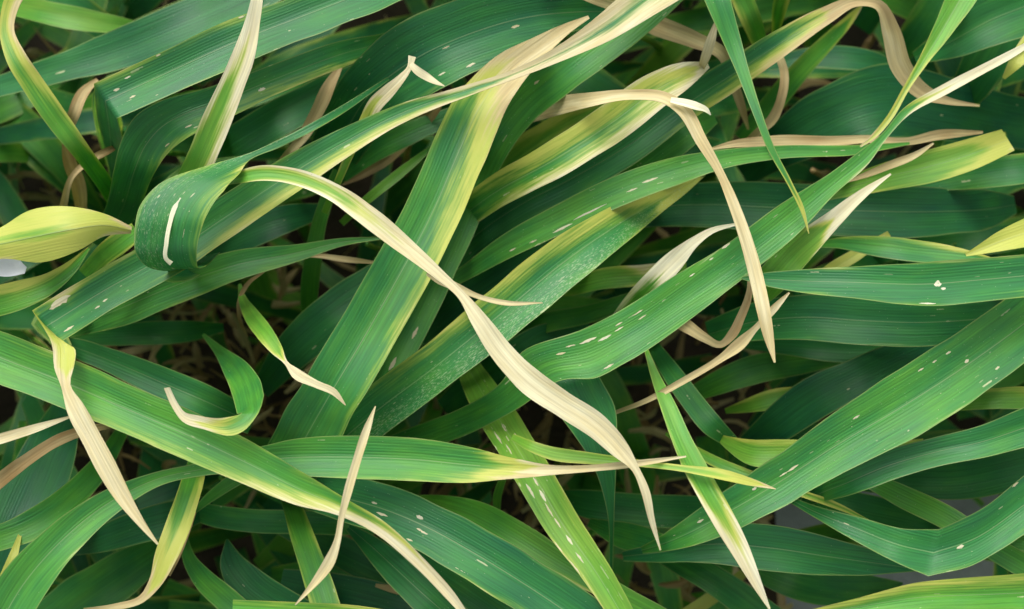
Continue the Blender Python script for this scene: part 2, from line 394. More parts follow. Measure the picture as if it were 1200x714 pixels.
# ------------------------------------------------------------------ leaves on top of the canopy
# stations: (x, y, width) or margins (xl, yl, xr, yr); heights in mm; colour rows (t, yellow L, yellow R, dry L, dry R)
leaf('long green leaf with yellow-cream lower margin, folded over, its straw tip hanging down',
     [(830, -48, 46), (760, -4, 44), (702, 37, 31), (650, 66, 17), (600, 88, 11), (545, 107, 13), (470, 133, 22), (400, 169, 34),
      (330, 211, 44), (265, 254, 46), (205, 294, 48), (118, 343, 48), ('k', 71, 401, 38, 364), (88, 410, 61, 403), (75, 430, 23), (77, 452, 11),
      (87, 476, 20), (106, 512, 24), (126, 550, 24), (144, 582, 18), (166, 614, 9), (185, 638, 2)],
     [8, 8, 8, 8, 7, 6, 3, 1, -1, -2, -4, -2, 5, 9, 12, 14, 16, 16, 16, 15, 14, 13],
     [(0, .4, .5, .35, .45), (2, .5, .5, .5, .5), (4, .5, .6, .5, .55), (5, .35, .5, .3, .45), (6, .5, .2, .34, .08), (7, .45, .12, .2, 0), (9, .34, .08, .06, 0), (10, .15, .05, 0, 0),
      (11, .1, .2, 0, .0), (11.5, .1, .42, 0, .22), (11.9, .1, .15, 0, 0), (12.2, .6, .6, 0, 0), (13, 1.1, .8, .1, .3), (14, 1.2, 1.0, .1, .4), (15, 1.3, 1.3, .8, .9), (16, 1.3, 1.3, 1.3, 1.3)], colst=True,
     scars=[(72, 352, 26, 14, .85), (66, 358, 20, 8, .8), (80, 386, 14, 4, .8), (114, 360, 7, 3, .75), (122, 353, 7, 3, .75)], tone=.30, fleck=.45, tip=.82, rib=True, straw=.72, rollvar=.6)
leaf('leaf curling over itself like a scroll with a white mined streak down its middle',
     [(455, 92, 4), (402, 133, 400, 124), (330, 172, 328, 163), (294, 187, 290, 180), (281, 203, 240, 195), (264, 222, 190, 213), (246, 243, 166, 240),
      (235, 270, 158, 275), (231, 298, 160, 300), (233, 314, 172, 313), (243, 311, 200, 318), (258, 296, 226, 306)],
     [-14, -2, 5, 8, 11, 14, 15, 14, 11, 5, -4, -9],
     [(0, 0, 0, 0, 0), (.35, .1, 0, 0, 0), (.5, .28, .1, .05, 0), (.62, .25, .22, .02, .02), (.75, .14, 0, 0, 0), (1, .1, 0, 0, 0)], tone=.30, fleck=.9, mott=.45, rollvar=.2, chan=.02, step=4,
     extra=[('mined_streak', [(212, 232, 2), (205, 243, 5), (199, 262, 5), (195, 285, 5), (195, 304, 5), (201, 309, 6)], [15.5, 15.7, 15.7, 14.6, 12, 10.6], [(0, 1.3, 1.3, 1.3, 1.3)], dict(straw=1.0, step=3, n_across=5, wob=0, rollvar=0, chan=-.1))])
leaf('broad bluish green leaf sharply creased at its end, beside a twisted leaf with cream flap',
     [(490, -34, 48), (430, -10, 52), (360, 17, 52), (270, 52, 54), (195, 86, 50), ('k', 137, 139, 110, 98), (143, 165, 113, 132), (137, 200, 126, 188), (140, 235, 132, 230)],
     [-4, 2, 5, 8, 9, 10, -12, -40, -70],
     [(0, 0, .15, 0, 0), (.5, .05, .18, 0, 0), (.72, 0, .12, 0, 0), (.8, 0, 0, 0, 0)], scars=[(139, 104, 8, 4, .85), (148, 92, 8, 4, .8), (184, 63, 6, 4, .75), (153, 115, 8, 3, .75), (283, 18, 8, 4, .75)], tone=.24, fleck=.45, rib=True, rollvar=.6)
leaf('bluish leaf arching over from a rounded knee, pale yellow lower margin, under a cream-tipped leaf',
     [(118, 290, 40), (124, 242, 166, 240), (133, 203, 179, 206), (143, 163, 199, 177), (158, 137, 222, 160), (184, 120, 247, 148), (236, 105, 277, 134), (302, 82, 326, 110), (400, 48, 404, 78), (452, 38, 455, 58), (520, 18, 20)],
     [-42, -24, -12, -5, -1, 0, -2, -5, -14, -22, -32],
     [(0, 0, .05, 0, 0), (.3, 0, .15, 0, 0), (.45, 0, .2, 0, .02), (.6, .02, .3, 0, .12), (.85, .05, .22, 0, .1), (1, .1, .3, 0, .2)], scars=[(307, 105, 9, 6, .8), (222, 146, 9, 4, .8), (195, 172, 7, 3, .7)], tone=.32, fleck=.4, rollvar=.5)
leaf('upright leaf with long cream withered tip standing across two folded leaves',
     [(208, 240, 34), (230, 198, 35), (252, 146, 34), (272, 99, 29), (285, 66, 27), (296, 25, 18), (302, -6, 13), (306, -40, 5)],
     [-14, 2, 12, 16, 18, 20, 22, 22],
     [(0, .05, .3, 0, .1), (.25, .2, .4, .05, .25), (.4, .4, .55, .3, .45), (.48, .7, .8, .5, .6), (.6, 1.3, 1.3, 1.1, 1.1), (1, 1.3, 1.3, 1.3, 1.3)], tone=.72, fleck=.1, straw=.85, tip=.6)
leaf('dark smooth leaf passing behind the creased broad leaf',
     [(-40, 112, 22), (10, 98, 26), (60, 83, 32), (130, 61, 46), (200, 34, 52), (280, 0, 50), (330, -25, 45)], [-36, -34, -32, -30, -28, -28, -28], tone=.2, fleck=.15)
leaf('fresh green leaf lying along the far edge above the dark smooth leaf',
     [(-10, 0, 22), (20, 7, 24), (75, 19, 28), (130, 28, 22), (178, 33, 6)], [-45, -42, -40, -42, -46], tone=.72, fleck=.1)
leaf('narrow twisted leaf, yellow-green with a cream flap, rising past brown dry strips',
     [(150, 262, 18), (126, 220, 20), (100, 184, 21), (67, 140, 26), (38, 98, 27), (18, 66, 24), (8, 36, 17), (12, 8, 19), (24, -18, 24)],
     [-40, -22, -10, 0, 6, 10, 12, 14, 16],
     [(0, .1, .1, 0, 0), (.3, .15, .2, 0, 0), (.5, .2, .3, 0, .02), (.6, .35, .6, 0, .15), (.7, .4, .75, 0, .42), (.8, .5, .9, .05, .55), (1, .7, .9, .1, .55)], tone=.62, fleck=.15, straw=.6, roll=12)
dry('brown dry strip kinked at its top, hanging behind the narrow twisted leaf',
    [(114, 93, 4), (98, 108, 13), (85, 138, 14), (78, 160, 9), (81, 188, 15), (91, 214, 18), (95, 246, 14), (92, 290, 12)], [-20, -18, -18, -22, -26, -30, -36, -50], straw=.40)
dry('thin brown dry strip curving over the kinked brown strip',
    [(140, 170, 4), (128, 176, 8), (105, 188, 8), (84, 208, 7), (75, 238, 9), (70, 275, 9)], [-24, -22, -20, -20, -24, -34], straw=.42)
dry('straw strip slanting between the arching leaf and the long cream-margined leaf',
    [(400, 76, 5), (386, 100, 14), (373, 128, 16), (355, 160, 13), (334, 184, 8), (310, 214, 8)], [-18, -18, -20, -22, -24, -34], straw=.50)
leaf('shaded dark leaf in the gap below the arching bluish leaf',
     [(215, 222, 30), (258, 182, 40), (310, 148, 44), (365, 118, 42), (430, 85, 30)], [-60, -36, -30, -30, -36], tone=.25, fleck=.1)
leaf('widest blue-green leaf, smooth and broad, arching beneath the cream twisted leaf',
     [(375, 212, 50), (402, 160, 66), (432, 112, 78), (482, 72, 88), (550, 40, 86), (620, 20, 66), (680, 14, 42), (730, 14, 22)],
     [-46, -30, -18, -12, -10, -12, -16, -24], [(0, 0, 0, 0, 0), (.6, 0, .05, 0, 0), (.9, .1, .1, 0, 0), (1, .6, .6, .2, .2)], scars=[(604, 31, 10, 4, .7), (553, 76, 12, 5, .75), (517, 87, 10, 3, .75), (524, 55, 10, 2, .7)], tone=.20, fleck=.35, roll=-8)
leaf('small yellow-green leaf whose cream tip is bent into a hook',
     [(380, 250, 8), (398, 208, 9), (412, 175, 11), (427, 146, 16), (440, 122, 18), (455, 107, 16), (470, 92, 10), (480, 79, 6), (483, 66, 9)],
     [-20, -10, -4, -3, 3, 6, 8, 9, 10],
     [(0, .1, .1, 0, 0), (.5, .4, .4, .05, .1), (.65, .6, .6, .1, .3), (.78, 1, 1, .5, .6), (.88, 1.3, 1.3, 1.3, 1.3)], tone=.85, fleck=.1, straw=.8, step=4,
     extra=[('bent_tip', [(481, 75, 6), (488, 82, 9), (500, 90, 9), (512, 97, 5), (521, 101, 1)], [10, 10, 9, 8, 7], DRY, dict(straw=.85, step=3, n_across=5))])
leaf('large central leaf with bright yellow margin narrowing to a tan tip',
     [(318, 585, 66), (345, 536, 70), (372, 488, 71), (440, 372, 69), (511, 240, 66), (538, 177, 63), (566, 119, 57), (601, 78, 42), (632, 55, 26), (665, 33, 12), (690, 20, 4)],
     [-40, -18, -12, -8, -6, -5, -4, -4, -4, -5, -6],
     [(0, 0, .05, 0, 0), (.35, 0, .1, 0, 0), (.52, .03, .2, 0, 0), (.62, .05, .38, 0, 0), (.72, .1, .5, 0, .1), (.8, .3, .75, 0, .3), (.88, .9, 1.2, .5, .8), (.93, 1.3, 1.3, 1.3, 1.3)], tone=.40, fleck=.12, tip=.85, rib=True, straw=.58, rollvar=.5)
leaf('green strap leaf emerging from under the cream twisted leaf and running below the central leaf',
     [(840, -74, 48), (790, -24, 50), (750, 14, 50), (700, 53, 50), (655, 88, 48), (612, 124, 44), (580, 168, 40), (560, 208, 38), (545, 250, 38), (520, 308, 36), (482, 388, 36), (446, 455, 36), (415, 512, 30), (390, 560, 24)],
     [2, 0, -2, -4, -9, -15, -20, -24, -24, -23, -23, -24, -30, -42], scars=[(485, 393, 16, 5, .8), (459, 428, 18, 6, .75), (628, 97, 8, 4, .7)], tone=.48, fleck=.5, rib=False)
leaf('pale leaf striped green and cream with cream margins, crossed by a thin straw leaf',
     [(488, 305, 26), (530, 264, 32), (572, 231, 36), (650, 187, 44), (720, 142, 46), (770, 105, 42), (806, 86, 28), (830, 76, 8)],
     [-34, -28, -18, -10, -6, -5, -8, -14],
     [(0, .1, .1, 0, 0), (.3, .35, .3, .05, .1), (.5, .52, .36, .06, .2), (.75, .56, .46, .14, .3), (.9, .75, .65, .35, .42), (1, 1.2, 1.2, .8, .8)], tone=.42, fleck=.3, straw=.8)
dry('long thin straw leaf bending sharply down to a pointed tip',
    [(610, 136, 22), (640, 127, 23), (690, 117, 17), (738, 111, 12), (780, 115, 14), (800, 128, 16), (822, 165, 14), (845, 205, 10), (862, 245, 13), (880, 300, 16), (893, 355, 16), (901, 395, 12), (908, 425, 2)],
    [-26, -17, 1, 6, 8, 11, 13, 14, 15, 16, 17, 17, 17], straw=.62, name='dry_leaf', col=[(0, 1, 1, .2, .2), (.1, 1.3, 1.3, .7, .6), (.25, 1.3, 1.3, 1.3, 1.3)], roll=15,
    extra=[('curled_flap', [(786, 117, 6), (805, 121, 9), (818, 125, 9), (828, 129, 6), (833, 135, 1)], [13, 14, 14, 13, 12], DRY, dict(straw=1.0, step=3, n_across=5))])
leaf('olive green leaf in shade below the pale striped leaf, yellow blotches',
     [(560, 230, 30), (592, 196, 38), (640, 160, 34), (690, 132, 24), (716, 120, 8)], [-46, -36, -30, -26, -24], [(0, .2, .2, 0, 0), (1, .6, .6, .1, .1)], tone=.72, fleck=.2)
dry('small straw wedge beside the yellow margin of the central leaf', [(548, 250, 8), (562, 222, 15), (580, 190, 12), (595, 168, 4)], [-30, -26, -26, -28], straw=.7)
leaf('long dark teal leaf turning into a tan curl that droops in a hook',
     [(520, 310, 36), (560, 274, 42), (610, 240, 44), (665, 212, 44), (740, 168, 44), (800, 125, 38), (870, 80, 35), (920, 47, 30), (970, 17, 21), (1003, 2, 12), (1030, 6, 12), (1044, 36, 21), (1057, 80, 24), (1079, 106, 19), (1110, 118, 9), (1148, 124, 2)],
     [-40, -34, -30, -26, -22, -20, -14, -10, -8, -8, -9, -12, -15, -17, -18, -19],
     [(0, 0, 0, 0, 0), (.38, 0, .05, 0, 0), (.48, .05, .35, 0, .1), (.6, .12, .5, .02, .3), (.68, .5, .7, .25, .5), (.73, 1.3, 1.3, 1.2, 1.2), (1, 1.3, 1.3, 1.3, 1.3)], tone=.25, fleck=.35, straw=.55, tip=.71)
leaf('short bright green leaf with a pale star-shaped scar', [(690, 236, 26), (735, 205, 34), (782, 170, 40), (812, 150, 34), (838, 138, 14)], [-40, -30, -25, -25, -32], tone=.5, fleck=.3)
leaf('slender bright leaf with white streaks reaching out to a fine point',
     [(470, 362, 10), (545, 320, 18), (592, 290, 27), (660, 255, 34), (722, 225, 36), (790, 201, 32), (850, 186, 22), (920, 178, 15), (1000, 176, 12), (1066, 168, 3)],
     [-36, -26, -20, -15, -12, -10, -9, -10, -12, -14], [(0, 0, 0, 0, 0), (1, .1, .1, 0, 0)], scars=[(694, 247, 44, 3, .95), (706, 252, 26, 3, .95), (660, 267, 26, 4, .9), (625, 283, 10, 3, .8), (760, 212, 20, 3, .85), (742, 222, 14, 2, .8), (600, 293, 9, 3, .8)], tone=.52, fleck=.9)
leaf('sword-like green leaf pointing down to a needle tip over the streaked leaf',
     [(826, -45, 34), (834, -22, 32), (842, 2, 29), (857, 45, 22), (871, 85, 15), (886, 128, 11), (905, 177, 8), (925, 214, 6), (940, 245, 5), (948, 274, 1)],
     [14, 13, 13, 12, 12, 12, 12, 11, 9, 7], [(0, .05, .05, 0, 0), (.8, .1, .1, 0, 0), (.93, .6, .6, .1, .1), (1, 1.2, 1.2, .3, .3)], tone=.36, fleck=.1)
leaf('thin green leaf twisting to a stem-like yellow point above the tan curl',
     [(1150, -42, 40), (1138, -22, 36), (1122, 5, 32), (1103, 38, 22), (1083, 70, 12), (1063, 102, 8), (1041, 140, 7), (1019, 164, 5), (1008, 172, 2)],
     [0, 0, -1, -2, -3, -4, -6, -8, -9], [(0, .1, .1, 0, 0), (.55, .1, .1, 0, 0), (.75, .35, .3, 0, 0), (.9, .8, .7, .1, .1), (1, 1.1, 1.1, .5, .5)], tone=.72, fleck=.1)
leaf('long bright leaf speckled with flecks whose far end twists into a silvery cord',
     [(400, 552, 18), (440, 532, 24), (490, 514, 30), (548, 492, 32), (598, 463, 36), (612, 412, 650, 449), (686, 385, 700, 442), (736, 358, 738, 423), (800, 317, 806, 377), (850, 287, 872, 326), (914, 240, 935, 274), (968, 206, 978, 228), (1012, 185, 18), (1036, 160, 8), (1062, 131, 10), (1105, 106, 12), (1150, 82, 11), (1186, 63, 9), (1215, 46, 5)],
     [-50, -38, -30, -22, -12, -3, 2, 5, 6, 6, 5, 4, 3, 2, 2, 2, 2, 2, 2],
     [(0, 0, 0, 0, 0), (.3, 0, .05, 0, 0), (.45, 0, .06, 0, 0), (.64, 0, .05, 0, 0), (.74, .2, .2, 0, .2), (.79, .9, .9, .5, .6), (.84, 1.3, 1.3, 1.3, 1.3)], scars=[(690, 399, 22, 5, .85), (711, 396, 18, 4, .85), (728, 380, 10, 3, .8), (670, 405, 12, 3, .8), (712, 430, 14, 4, .85), (660, 413, 12, 3, .75), (745, 367, 14, 3, .8), (750, 372, 12, 2, .75), (813, 322, 8, 3, .8), (853, 287, 12, 5, .8), (835, 303, 6, 3, .8), (724, 386, 12, 3, .8)], tone=.46, fleck=.9, straw=.88, tip=.78)
dry('straw strip lying level behind the needle-tipped leaf',
    [(828, 176, 2), (858, 169, 8), (910, 166, 15), (970, 166, 13), (1020, 163, 9), (1060, 166, 9), (1102, 158, 12), (1152, 155, 3)], [-13, -13, -14, -15, -16, -17, -19, -22], straw=.50)
dry('tan loop of dry leaf hanging behind the needle-tipped leaf',
    [(905, 50, 8), (912, 64, 10), (919, 85, 10), (916, 114, 11), (904, 141, 12), (887, 156, 9), (862, 178, 6)], [-24, -22, -20, -20, -22, -24, -30], straw=.45)
dry('broad tan dry leaf crossing the far edge and bending down to a point',
    [(660, -18, 14), (690, -6, 16), (725, 6, 20), (768, 29, 24), (812, 46, 20), (847, 64, 14), (860, 98, 12), (870, 128, 9), (877, 152, 2)], [-10, -12, -16, -20, -22, -22, -25, -28, -32], straw=.50)
dry('short pale straw sliver standing beside the broad tan dry leaf', [(839, 27, 4), (833, 48, 11), (825, 72, 10), (816, 95, 2)], [-4, -8, -12, -16], straw=.68)
leaf('green leaf with yellow margin hanging from the far edge', [(858, -30, 26), (868, -6, 25), (881, 25, 24), (894, 60, 16)], [-24, -26, -28, -36], [(0, .1, .3, 0, 0), (1, .2, .4, 0, 0)], tone=.68, fleck=.1)
leaf('short yellow-green blade tip hanging down beside the yellow-margined leaf', [(922, -20, 20), (914, 8, 18), (908, 42, 8)], [-30, -34, -42], [(0, .2, .1, 0, 0), (1, .4, .4, 0, 0)], tone=.7, fleck=.1)
leaf('slanting grey-green leaf with faded tip under the tan curl', [(870, 165, 24), (905, 122, 26), (940, 80, 23), (973, 46, 18), (1000, 18, 9), (1010, 6, 3)], [-52, -46, -42, -38, -34, -32], [(0, 0, 0, 0, 0), (.8, .3, .2, 0, 0), (1, 1, 1, .4, .4)], tone=.55, fleck=.1)
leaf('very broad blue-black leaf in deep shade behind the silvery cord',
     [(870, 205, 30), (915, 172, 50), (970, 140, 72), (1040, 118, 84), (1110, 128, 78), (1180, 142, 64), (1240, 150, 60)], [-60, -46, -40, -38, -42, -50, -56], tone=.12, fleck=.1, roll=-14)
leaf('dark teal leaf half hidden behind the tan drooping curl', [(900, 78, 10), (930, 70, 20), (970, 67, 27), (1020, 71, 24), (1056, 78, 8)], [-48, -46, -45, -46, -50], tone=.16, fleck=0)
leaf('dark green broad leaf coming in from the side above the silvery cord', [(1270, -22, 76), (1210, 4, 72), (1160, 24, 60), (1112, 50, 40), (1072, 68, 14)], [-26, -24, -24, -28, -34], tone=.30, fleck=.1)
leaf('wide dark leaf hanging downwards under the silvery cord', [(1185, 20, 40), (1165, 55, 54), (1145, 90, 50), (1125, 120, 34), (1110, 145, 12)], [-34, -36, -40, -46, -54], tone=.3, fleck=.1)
leaf('yellow-green leaf with a blunt squared yellow end',
     [(940, 236, 10), (985, 222, 20), (1035, 208, 32), (1090, 195, 38), (1140, 180, 36), (1174, 152, 1189, 176)], [-28, -25, -22, -19, -17, -17],
     [(0, .2, .2, 0, 0), (.6, .25, .25, 0, 0), (.8, .4, .4, 0, 0), (.9, .6, .7, 0, .0), (1, .8, 1.0, .1, .2)], tone=.78, fleck=.1)
dry('thin straw sliver along the upper margin of the blunt-ended leaf', [(985, 215, 2), (1012, 206, 6), (1042, 194, 9), (1074, 181, 7), (1094, 168, 2)], [-16, -16, -15, -14, -13], straw=.55)
leaf('dark green leaf under the blunt-ended leaf', [(1060, 222, 10), (1100, 212, 24), (1150, 204, 34), (1210, 196, 36), (1260, 188, 36)], [-38, -34, -30, -28, -28], [(0, .1, 0, 0, 0), (1, .15, .05, 0, 0)], tone=.4, fleck=.3)
leaf('yellow leaf tip poking in below the silvery cord end', [(1176, 92, 4), (1188, 76, 15), (1204, 56, 24), (1230, 30, 30)], [-16, -14, -14, -16], [(0, 1.2, 1.1, .1, .1), (1, .9, .8, 0, 0)], tone=.8, fleck=.1)
leaf('green leaf ending in a sharp cream point between two broad leaves',
     [(885, 352, 26), (908, 324, 36), (930, 299, 37), (955, 276, 29), (980, 254, 20), (1000, 236, 14), (1022, 219, 8), (1044, 204, 2)], [-18, -8, -4, -1, 2, 4, 6, 7],
     [(0, 0, 0, 0, 0), (.45, .05, .1, .02, .02), (.56, .25, .25, .1, .1), (.64, .7, .7, .4, .4), (.76, 1.3, 1.3, 1.2, 1.2), (1, 1.3, 1.3, 1.3, 1.3)], tone=.74, fleck=.1, straw=.85, tip=.62)
leaf('broad shaded leaf lying level behind the speckled leaf',
     [(720, 254, 30), (770, 243, 46), (830, 240, 54), (900, 243, 58), (1000, 247, 60), (1100, 248, 56), (1160, 245, 44), (1190, 240, 20)], [-44, -38, -34, -32, -31, -33, -38, -46], tone=.16, fleck=.1, rib=True)
leaf('pale bluish leaf pointing sideways with a raised midrib and a white scar',
     [(870, 326, 3), (892, 327, 14), (930, 329, 25), (1000, 331, 37), (1086, 333, 51), (1150, 328, 51), (1215, 322, 50), (1260, 318, 50)], [6, 6, 7, 9, 11, 10, 8, 6],
     [(0, .1, .1, 0, 0), (.5, .08, .1, .02, 0), (.8, .14, .08, .02, 0), (1, .3, .05, 0, 0)], scars=[(1101, 333, 9, 10, 1.0), (1090, 356, 20, 3, .95), (1108, 338, 6, 4, 1.0)], tone=.26, fleck=.4, rib=True)
leaf('broad speckled leaf running diagonally with a fine midrib, tapering to a folded base',
     [(752, 645, 8), (775, 638, 18), (802, 627, 30), (850, 602, 46), (910, 567, 54), (980, 522, 66), (1060, 475, 77), (1130, 430, 78), (1190, 387, 74), (1240, 348, 70)],
     [-22, -14, -10, -6, -4, -2, -1, -2, -4, -8], [(0, 0, 0, 0, 0), (.5, .02, .02, 0, 0), (1, .05, .03, 0, 0)], scars=[(1135, 422, 6, 5, .85), (1171, 430, 6, 5, .85), (1110, 415, 7, 4, .8), (1078, 434, 8, 3, .8), (1097, 423, 6, 3, .8), (930, 548, 16, 3, .8), (918, 556, 12, 2, .75), (1003, 489, 10, 3, .75), (884, 573, 6, 5, .85), (818, 612, 9, 4, .8)], tone=.42, fleck=.75, rib=True, rollvar=.5)
leaf('golden yellow leaf corner beside the pale bluish leaf', [(1132, 299, 3), (1150, 292, 12), (1170, 284, 22), (1205, 272, 34), (1250, 256, 40)], [-8, -8, -8, -8, -8], [(0, 1.1, 1.1, 0, 0), (.5, 1.1, 1.0, 0, 0), (1, .7, .8, 0, 0)], tone=.9, fleck=0)
leaf('arched green leaf with a thin yellow rim behind the pale bluish leaf', [(955, 287, 6), (980, 285, 12), (1030, 289, 24), (1080, 295, 26), (1130, 300, 16), (1164, 305, 5)], [-26, -23, -19, -18, -17, -17], [(0, .2, 0, 0, 0), (.5, .22, 0, .02, 0), (1, .5, .2, .1, 0)], tone=.4, fleck=.1)
leaf('narrow pale yellow-green strip crossing beneath the arched leaf', [(958, 330, 16), (975, 316, 16), (1006, 297, 14), (1042, 274, 7)], [-28, -26, -26, -28], [(0, .6, .6, 0, 0), (1, .9, .9, .2, .2)], tone=.85, fleck=.1)
leaf('dark smooth leaf tucked under the pale bluish leaf', [(830, 392, 30), (880, 378, 44), (940, 372, 52), (1010, 376, 56), (1080, 378, 56), (1150, 374, 50), (1215, 368, 44)], [-32, -26, -20, -17, -17, -20, -26], tone=.26, fleck=.3)
leaf('narrow shaded leaf beneath the dark smooth leaf', [(870, 402, 14), (920, 404, 24), (1000, 410, 32), (1070, 405, 30), (1130, 395, 24)], [-44, -38, -34, -34, -38], tone=.32, fleck=.1)
dry('tan dry leaf bent into a U below the long thin straw leaf',
    [(788, 372, 18), (806, 383, 15), (826, 396, 11), (844, 404, 8), (858, 392, 11), (868, 372, 10), (877, 348, 8), (879, 332, 6), (876, 316, 4)], [-16, -14, -12, -10, -8, -6, -4, -4, -6], straw=.50, col=[(0, 1.2, 1.2, .6, .6), (.3, 1.3, 1.3, 1.3, 1.3)])
dry('long wiry kinked straw strip crossing behind the long thin straw leaf',
    [(700, 494, 2), (718, 485, 4), (752, 472, 6), (800, 447, 8), (845, 420, 9), (866, 404, 14), (886, 384, 7), (906, 363, 9), (925, 343, 2)], [-20, -16, -8, 0, 4, 6, 8, 8, 8], straw=.60)
leaf('white-edged leaf tip standing up behind the speckled leaf',
     [(712, 392, 14), (735, 362, 20), (762, 334, 26), (792, 304, 23), (812, 285, 13), (835, 270, 7), (862, 263, 3)], [-28, -18, -10, -4, -1, 1, 2],
     [(0, .3, .1, .3, .1), (.4, .4, .2, .35, .12), (.6, .5, .4, .45, .35), (.72, 1, 1, .8, .8), (.8, 1.3, 1.3, 1.3, 1.3)], tone=.7, fleck=0, straw=1.0, tip=.7)
leaf('yellow-green leaf with a tan burnt patch under the white-edged tip', [(640, 342, 12), (665, 337, 20), (705, 327, 25), (760, 322, 25), (805, 316, 22)], [-36, -32, -28, -27, -30], [(0, .3, .2, 0, 0), (.55, .3, .2, 0, 0), (.68, .7, .5, .5, .2), (.8, .4, .4, .1, .1), (1, .3, .3, 0, 0)], tone=.75, fleck=.2, straw=.7)
leaf('green leaf in the gap between the mottled leaf and the speckled leaf', [(590, 396, 20), (640, 378, 24), (690, 368, 22), (735, 352, 16), (765, 340, 8)], [-46, -40, -36, -34, -34], tone=.5, fleck=.1)
leaf('mottled leaf scratched white along one side with a yellow margin on the other',
     [(362, 552, 44), (398, 518, 52), (441, 482, 55), (510, 430, 56), (592, 364, 60), (660, 308, 58), (720, 266, 46), (776, 232, 27), (808, 214, 14), (826, 204, 3)],
     [-40, -24, -18, -12, -8, -8, -12, -20, -24, -27],
     [(0, .05, 0, 0, 0), (.3, .15, 0, 0, 0), (.5, .32, .02, 0, 0), (.7, .38, .05, 0, 0), (.82, .55, .3, 0, 0), (.92, 1, .9, 0, 0), (1, 1.2, 1.2, .1, .1)], tone=.36, fleck=.6, mott=.6, rollvar=.5)
leaf('dark leaf sheltering between the streaked leaf and the mottled leaf', [(490, 395, 24), (540, 352, 38), (600, 312, 42), (665, 278, 42), (725, 252, 30), (770, 238, 14)], [-48, -40, -35, -32, -32, -36], tone=.18, fleck=.1)
dry('long cream leaf sweeping diagonally over green leaves to a hanging point',
    [(256, 216, 4), (276, 209, 13), (305, 203, 18), (345, 207, 19), (392, 226, 21), (432, 254, 25), (472, 286, 21), (515, 322, 13), (540, 345, 10), (562, 376, 20), (590, 415, 27), (620, 446, 31), (660, 474, 30), (700, 500, 29), (726, 526, 22), (745, 550, 9), (756, 575, 10), (764, 610, 7), (774, 645, 1)],
    [5, 7, 9, 11, 13, 14, 15, 16, 16, 17, 17, 17, 16, 15, 14, 13, 12, 10, 8], straw=.82, col=[(0, .3, .2, .05, .05), (.12, .45, .35, .25, .2), (.24, .5, .45, .35, .35), (.36, 1.3, 1.3, .6, .6), (.45, 1.3, 1.3, 1.3, 1.3)], tone=.7, part='blade', roll=10)
dry('fine straw thread branching off beneath the long cream leaf', [(500, 321, 3), (512, 326, 10), (534, 336, 9), (562, 348, 6), (592, 355, 6), (636, 355, 1)], [12, 12, 12, 11, 9, 7], straw=.66)
leaf('smooth straight leaf with a light lower margin below the scroll leaf',
     [(58, 396, 8), (92, 381, 26), (140, 362, 42), (200, 337, 44), (280, 310, 34), (350, 296, 20), (400, 284, 10), (450, 279, 2)], [-34, -26, -20, -17, -16, -16, -16, -16], [(0, 0, .05, 0, 0), (.5, 0, .12, 0, 0), (1, .05, .2, 0, 0)], tone=.48, fleck=.1)
dry('thin brown straw end peeping out below the straight leaf', [(346, 300, 1), (372, 300, 5), (405, 304, 7), (442, 308, 3)], [-24, -22, -22, -24], straw=.5)
leaf('yellow rounded leaf, bulging and pinched at its end, next to a small white scrap',
     [(-70, 300, 30), (-30, 292, 34), (0, 286, 36), (42, 277, 62), (88, 268, 52), (124, 264, 26), (154, 270, 8)], [10, 10, 12, 14, 13, 9, 4],
     [(0, .6, .9, .0, .35), (.4, .5, .8, 0, .3), (.6, .5, .7, 0, .12), (.75, .6, .6, 0, 0), (.9, .9, .8, .1, .1), (1, 1.2, 1.2, .5, .5)], tone=.98, fleck=.1, straw=.6, chan=-.25)
leaf('curved yellow-rimmed leaf just below the yellow rounded leaf',
     [(-60, 366, 36), (-20, 357, 36), (22, 346, 34), (60, 331, 24), (84, 313, 15), (104, 291, 3)], [-2, -1, 0, -1, -4, -8], [(0, .4, .1, .05, 0), (.6, .4, .1, .05, 0), (1, .5, .2, 0, 0)], tone=.62, fleck=.3, roll=-15)
leaf('short green end folding under the yellow rounded leaf', [(98, 322, 16), (120, 300, 24), (142, 283, 26), (160, 270, 20)], [-22, -12, -6, -4], [(0, .1, .1, 0, 0), (1, .4, .3, .05, 0)], tone=.68, fleck=.1)
leaf('broad leaf with cream lower margin running diagonally into a bent straw tail',
     [(-80, 382, 52), (-40, 402, 55), (0, 419, 57), (70, 446, 57), (150, 480, 57), (220, 510, 55), (290, 543, 49), (350, 573, 37), (400, 594, 22), (440, 615, 18), (490, 658, 14), (525, 695, 12), (550, 726, 6)],
     [0, 2, 4, 6, 8, 9, 9, 9, 9, 8, 6, 4, 2],
     [(0, .1, .03, 0, 0), (.3, .15, .06, .02, 0), (.45, .12, .2, 0, .02), (.58, .15, .32, .02, .14), (.68, .2, .55, .03, .3), (.74, .4, .75, .1, .6), (.79, .6, 1.2, .3, .8), (.85, 1.3, 1.3, .9, 1), (1, 1.3, 1.3, 1.3, 1.3)], tone=.52, fleck=.25, tip=.73, straw=.8, rollvar=.5)
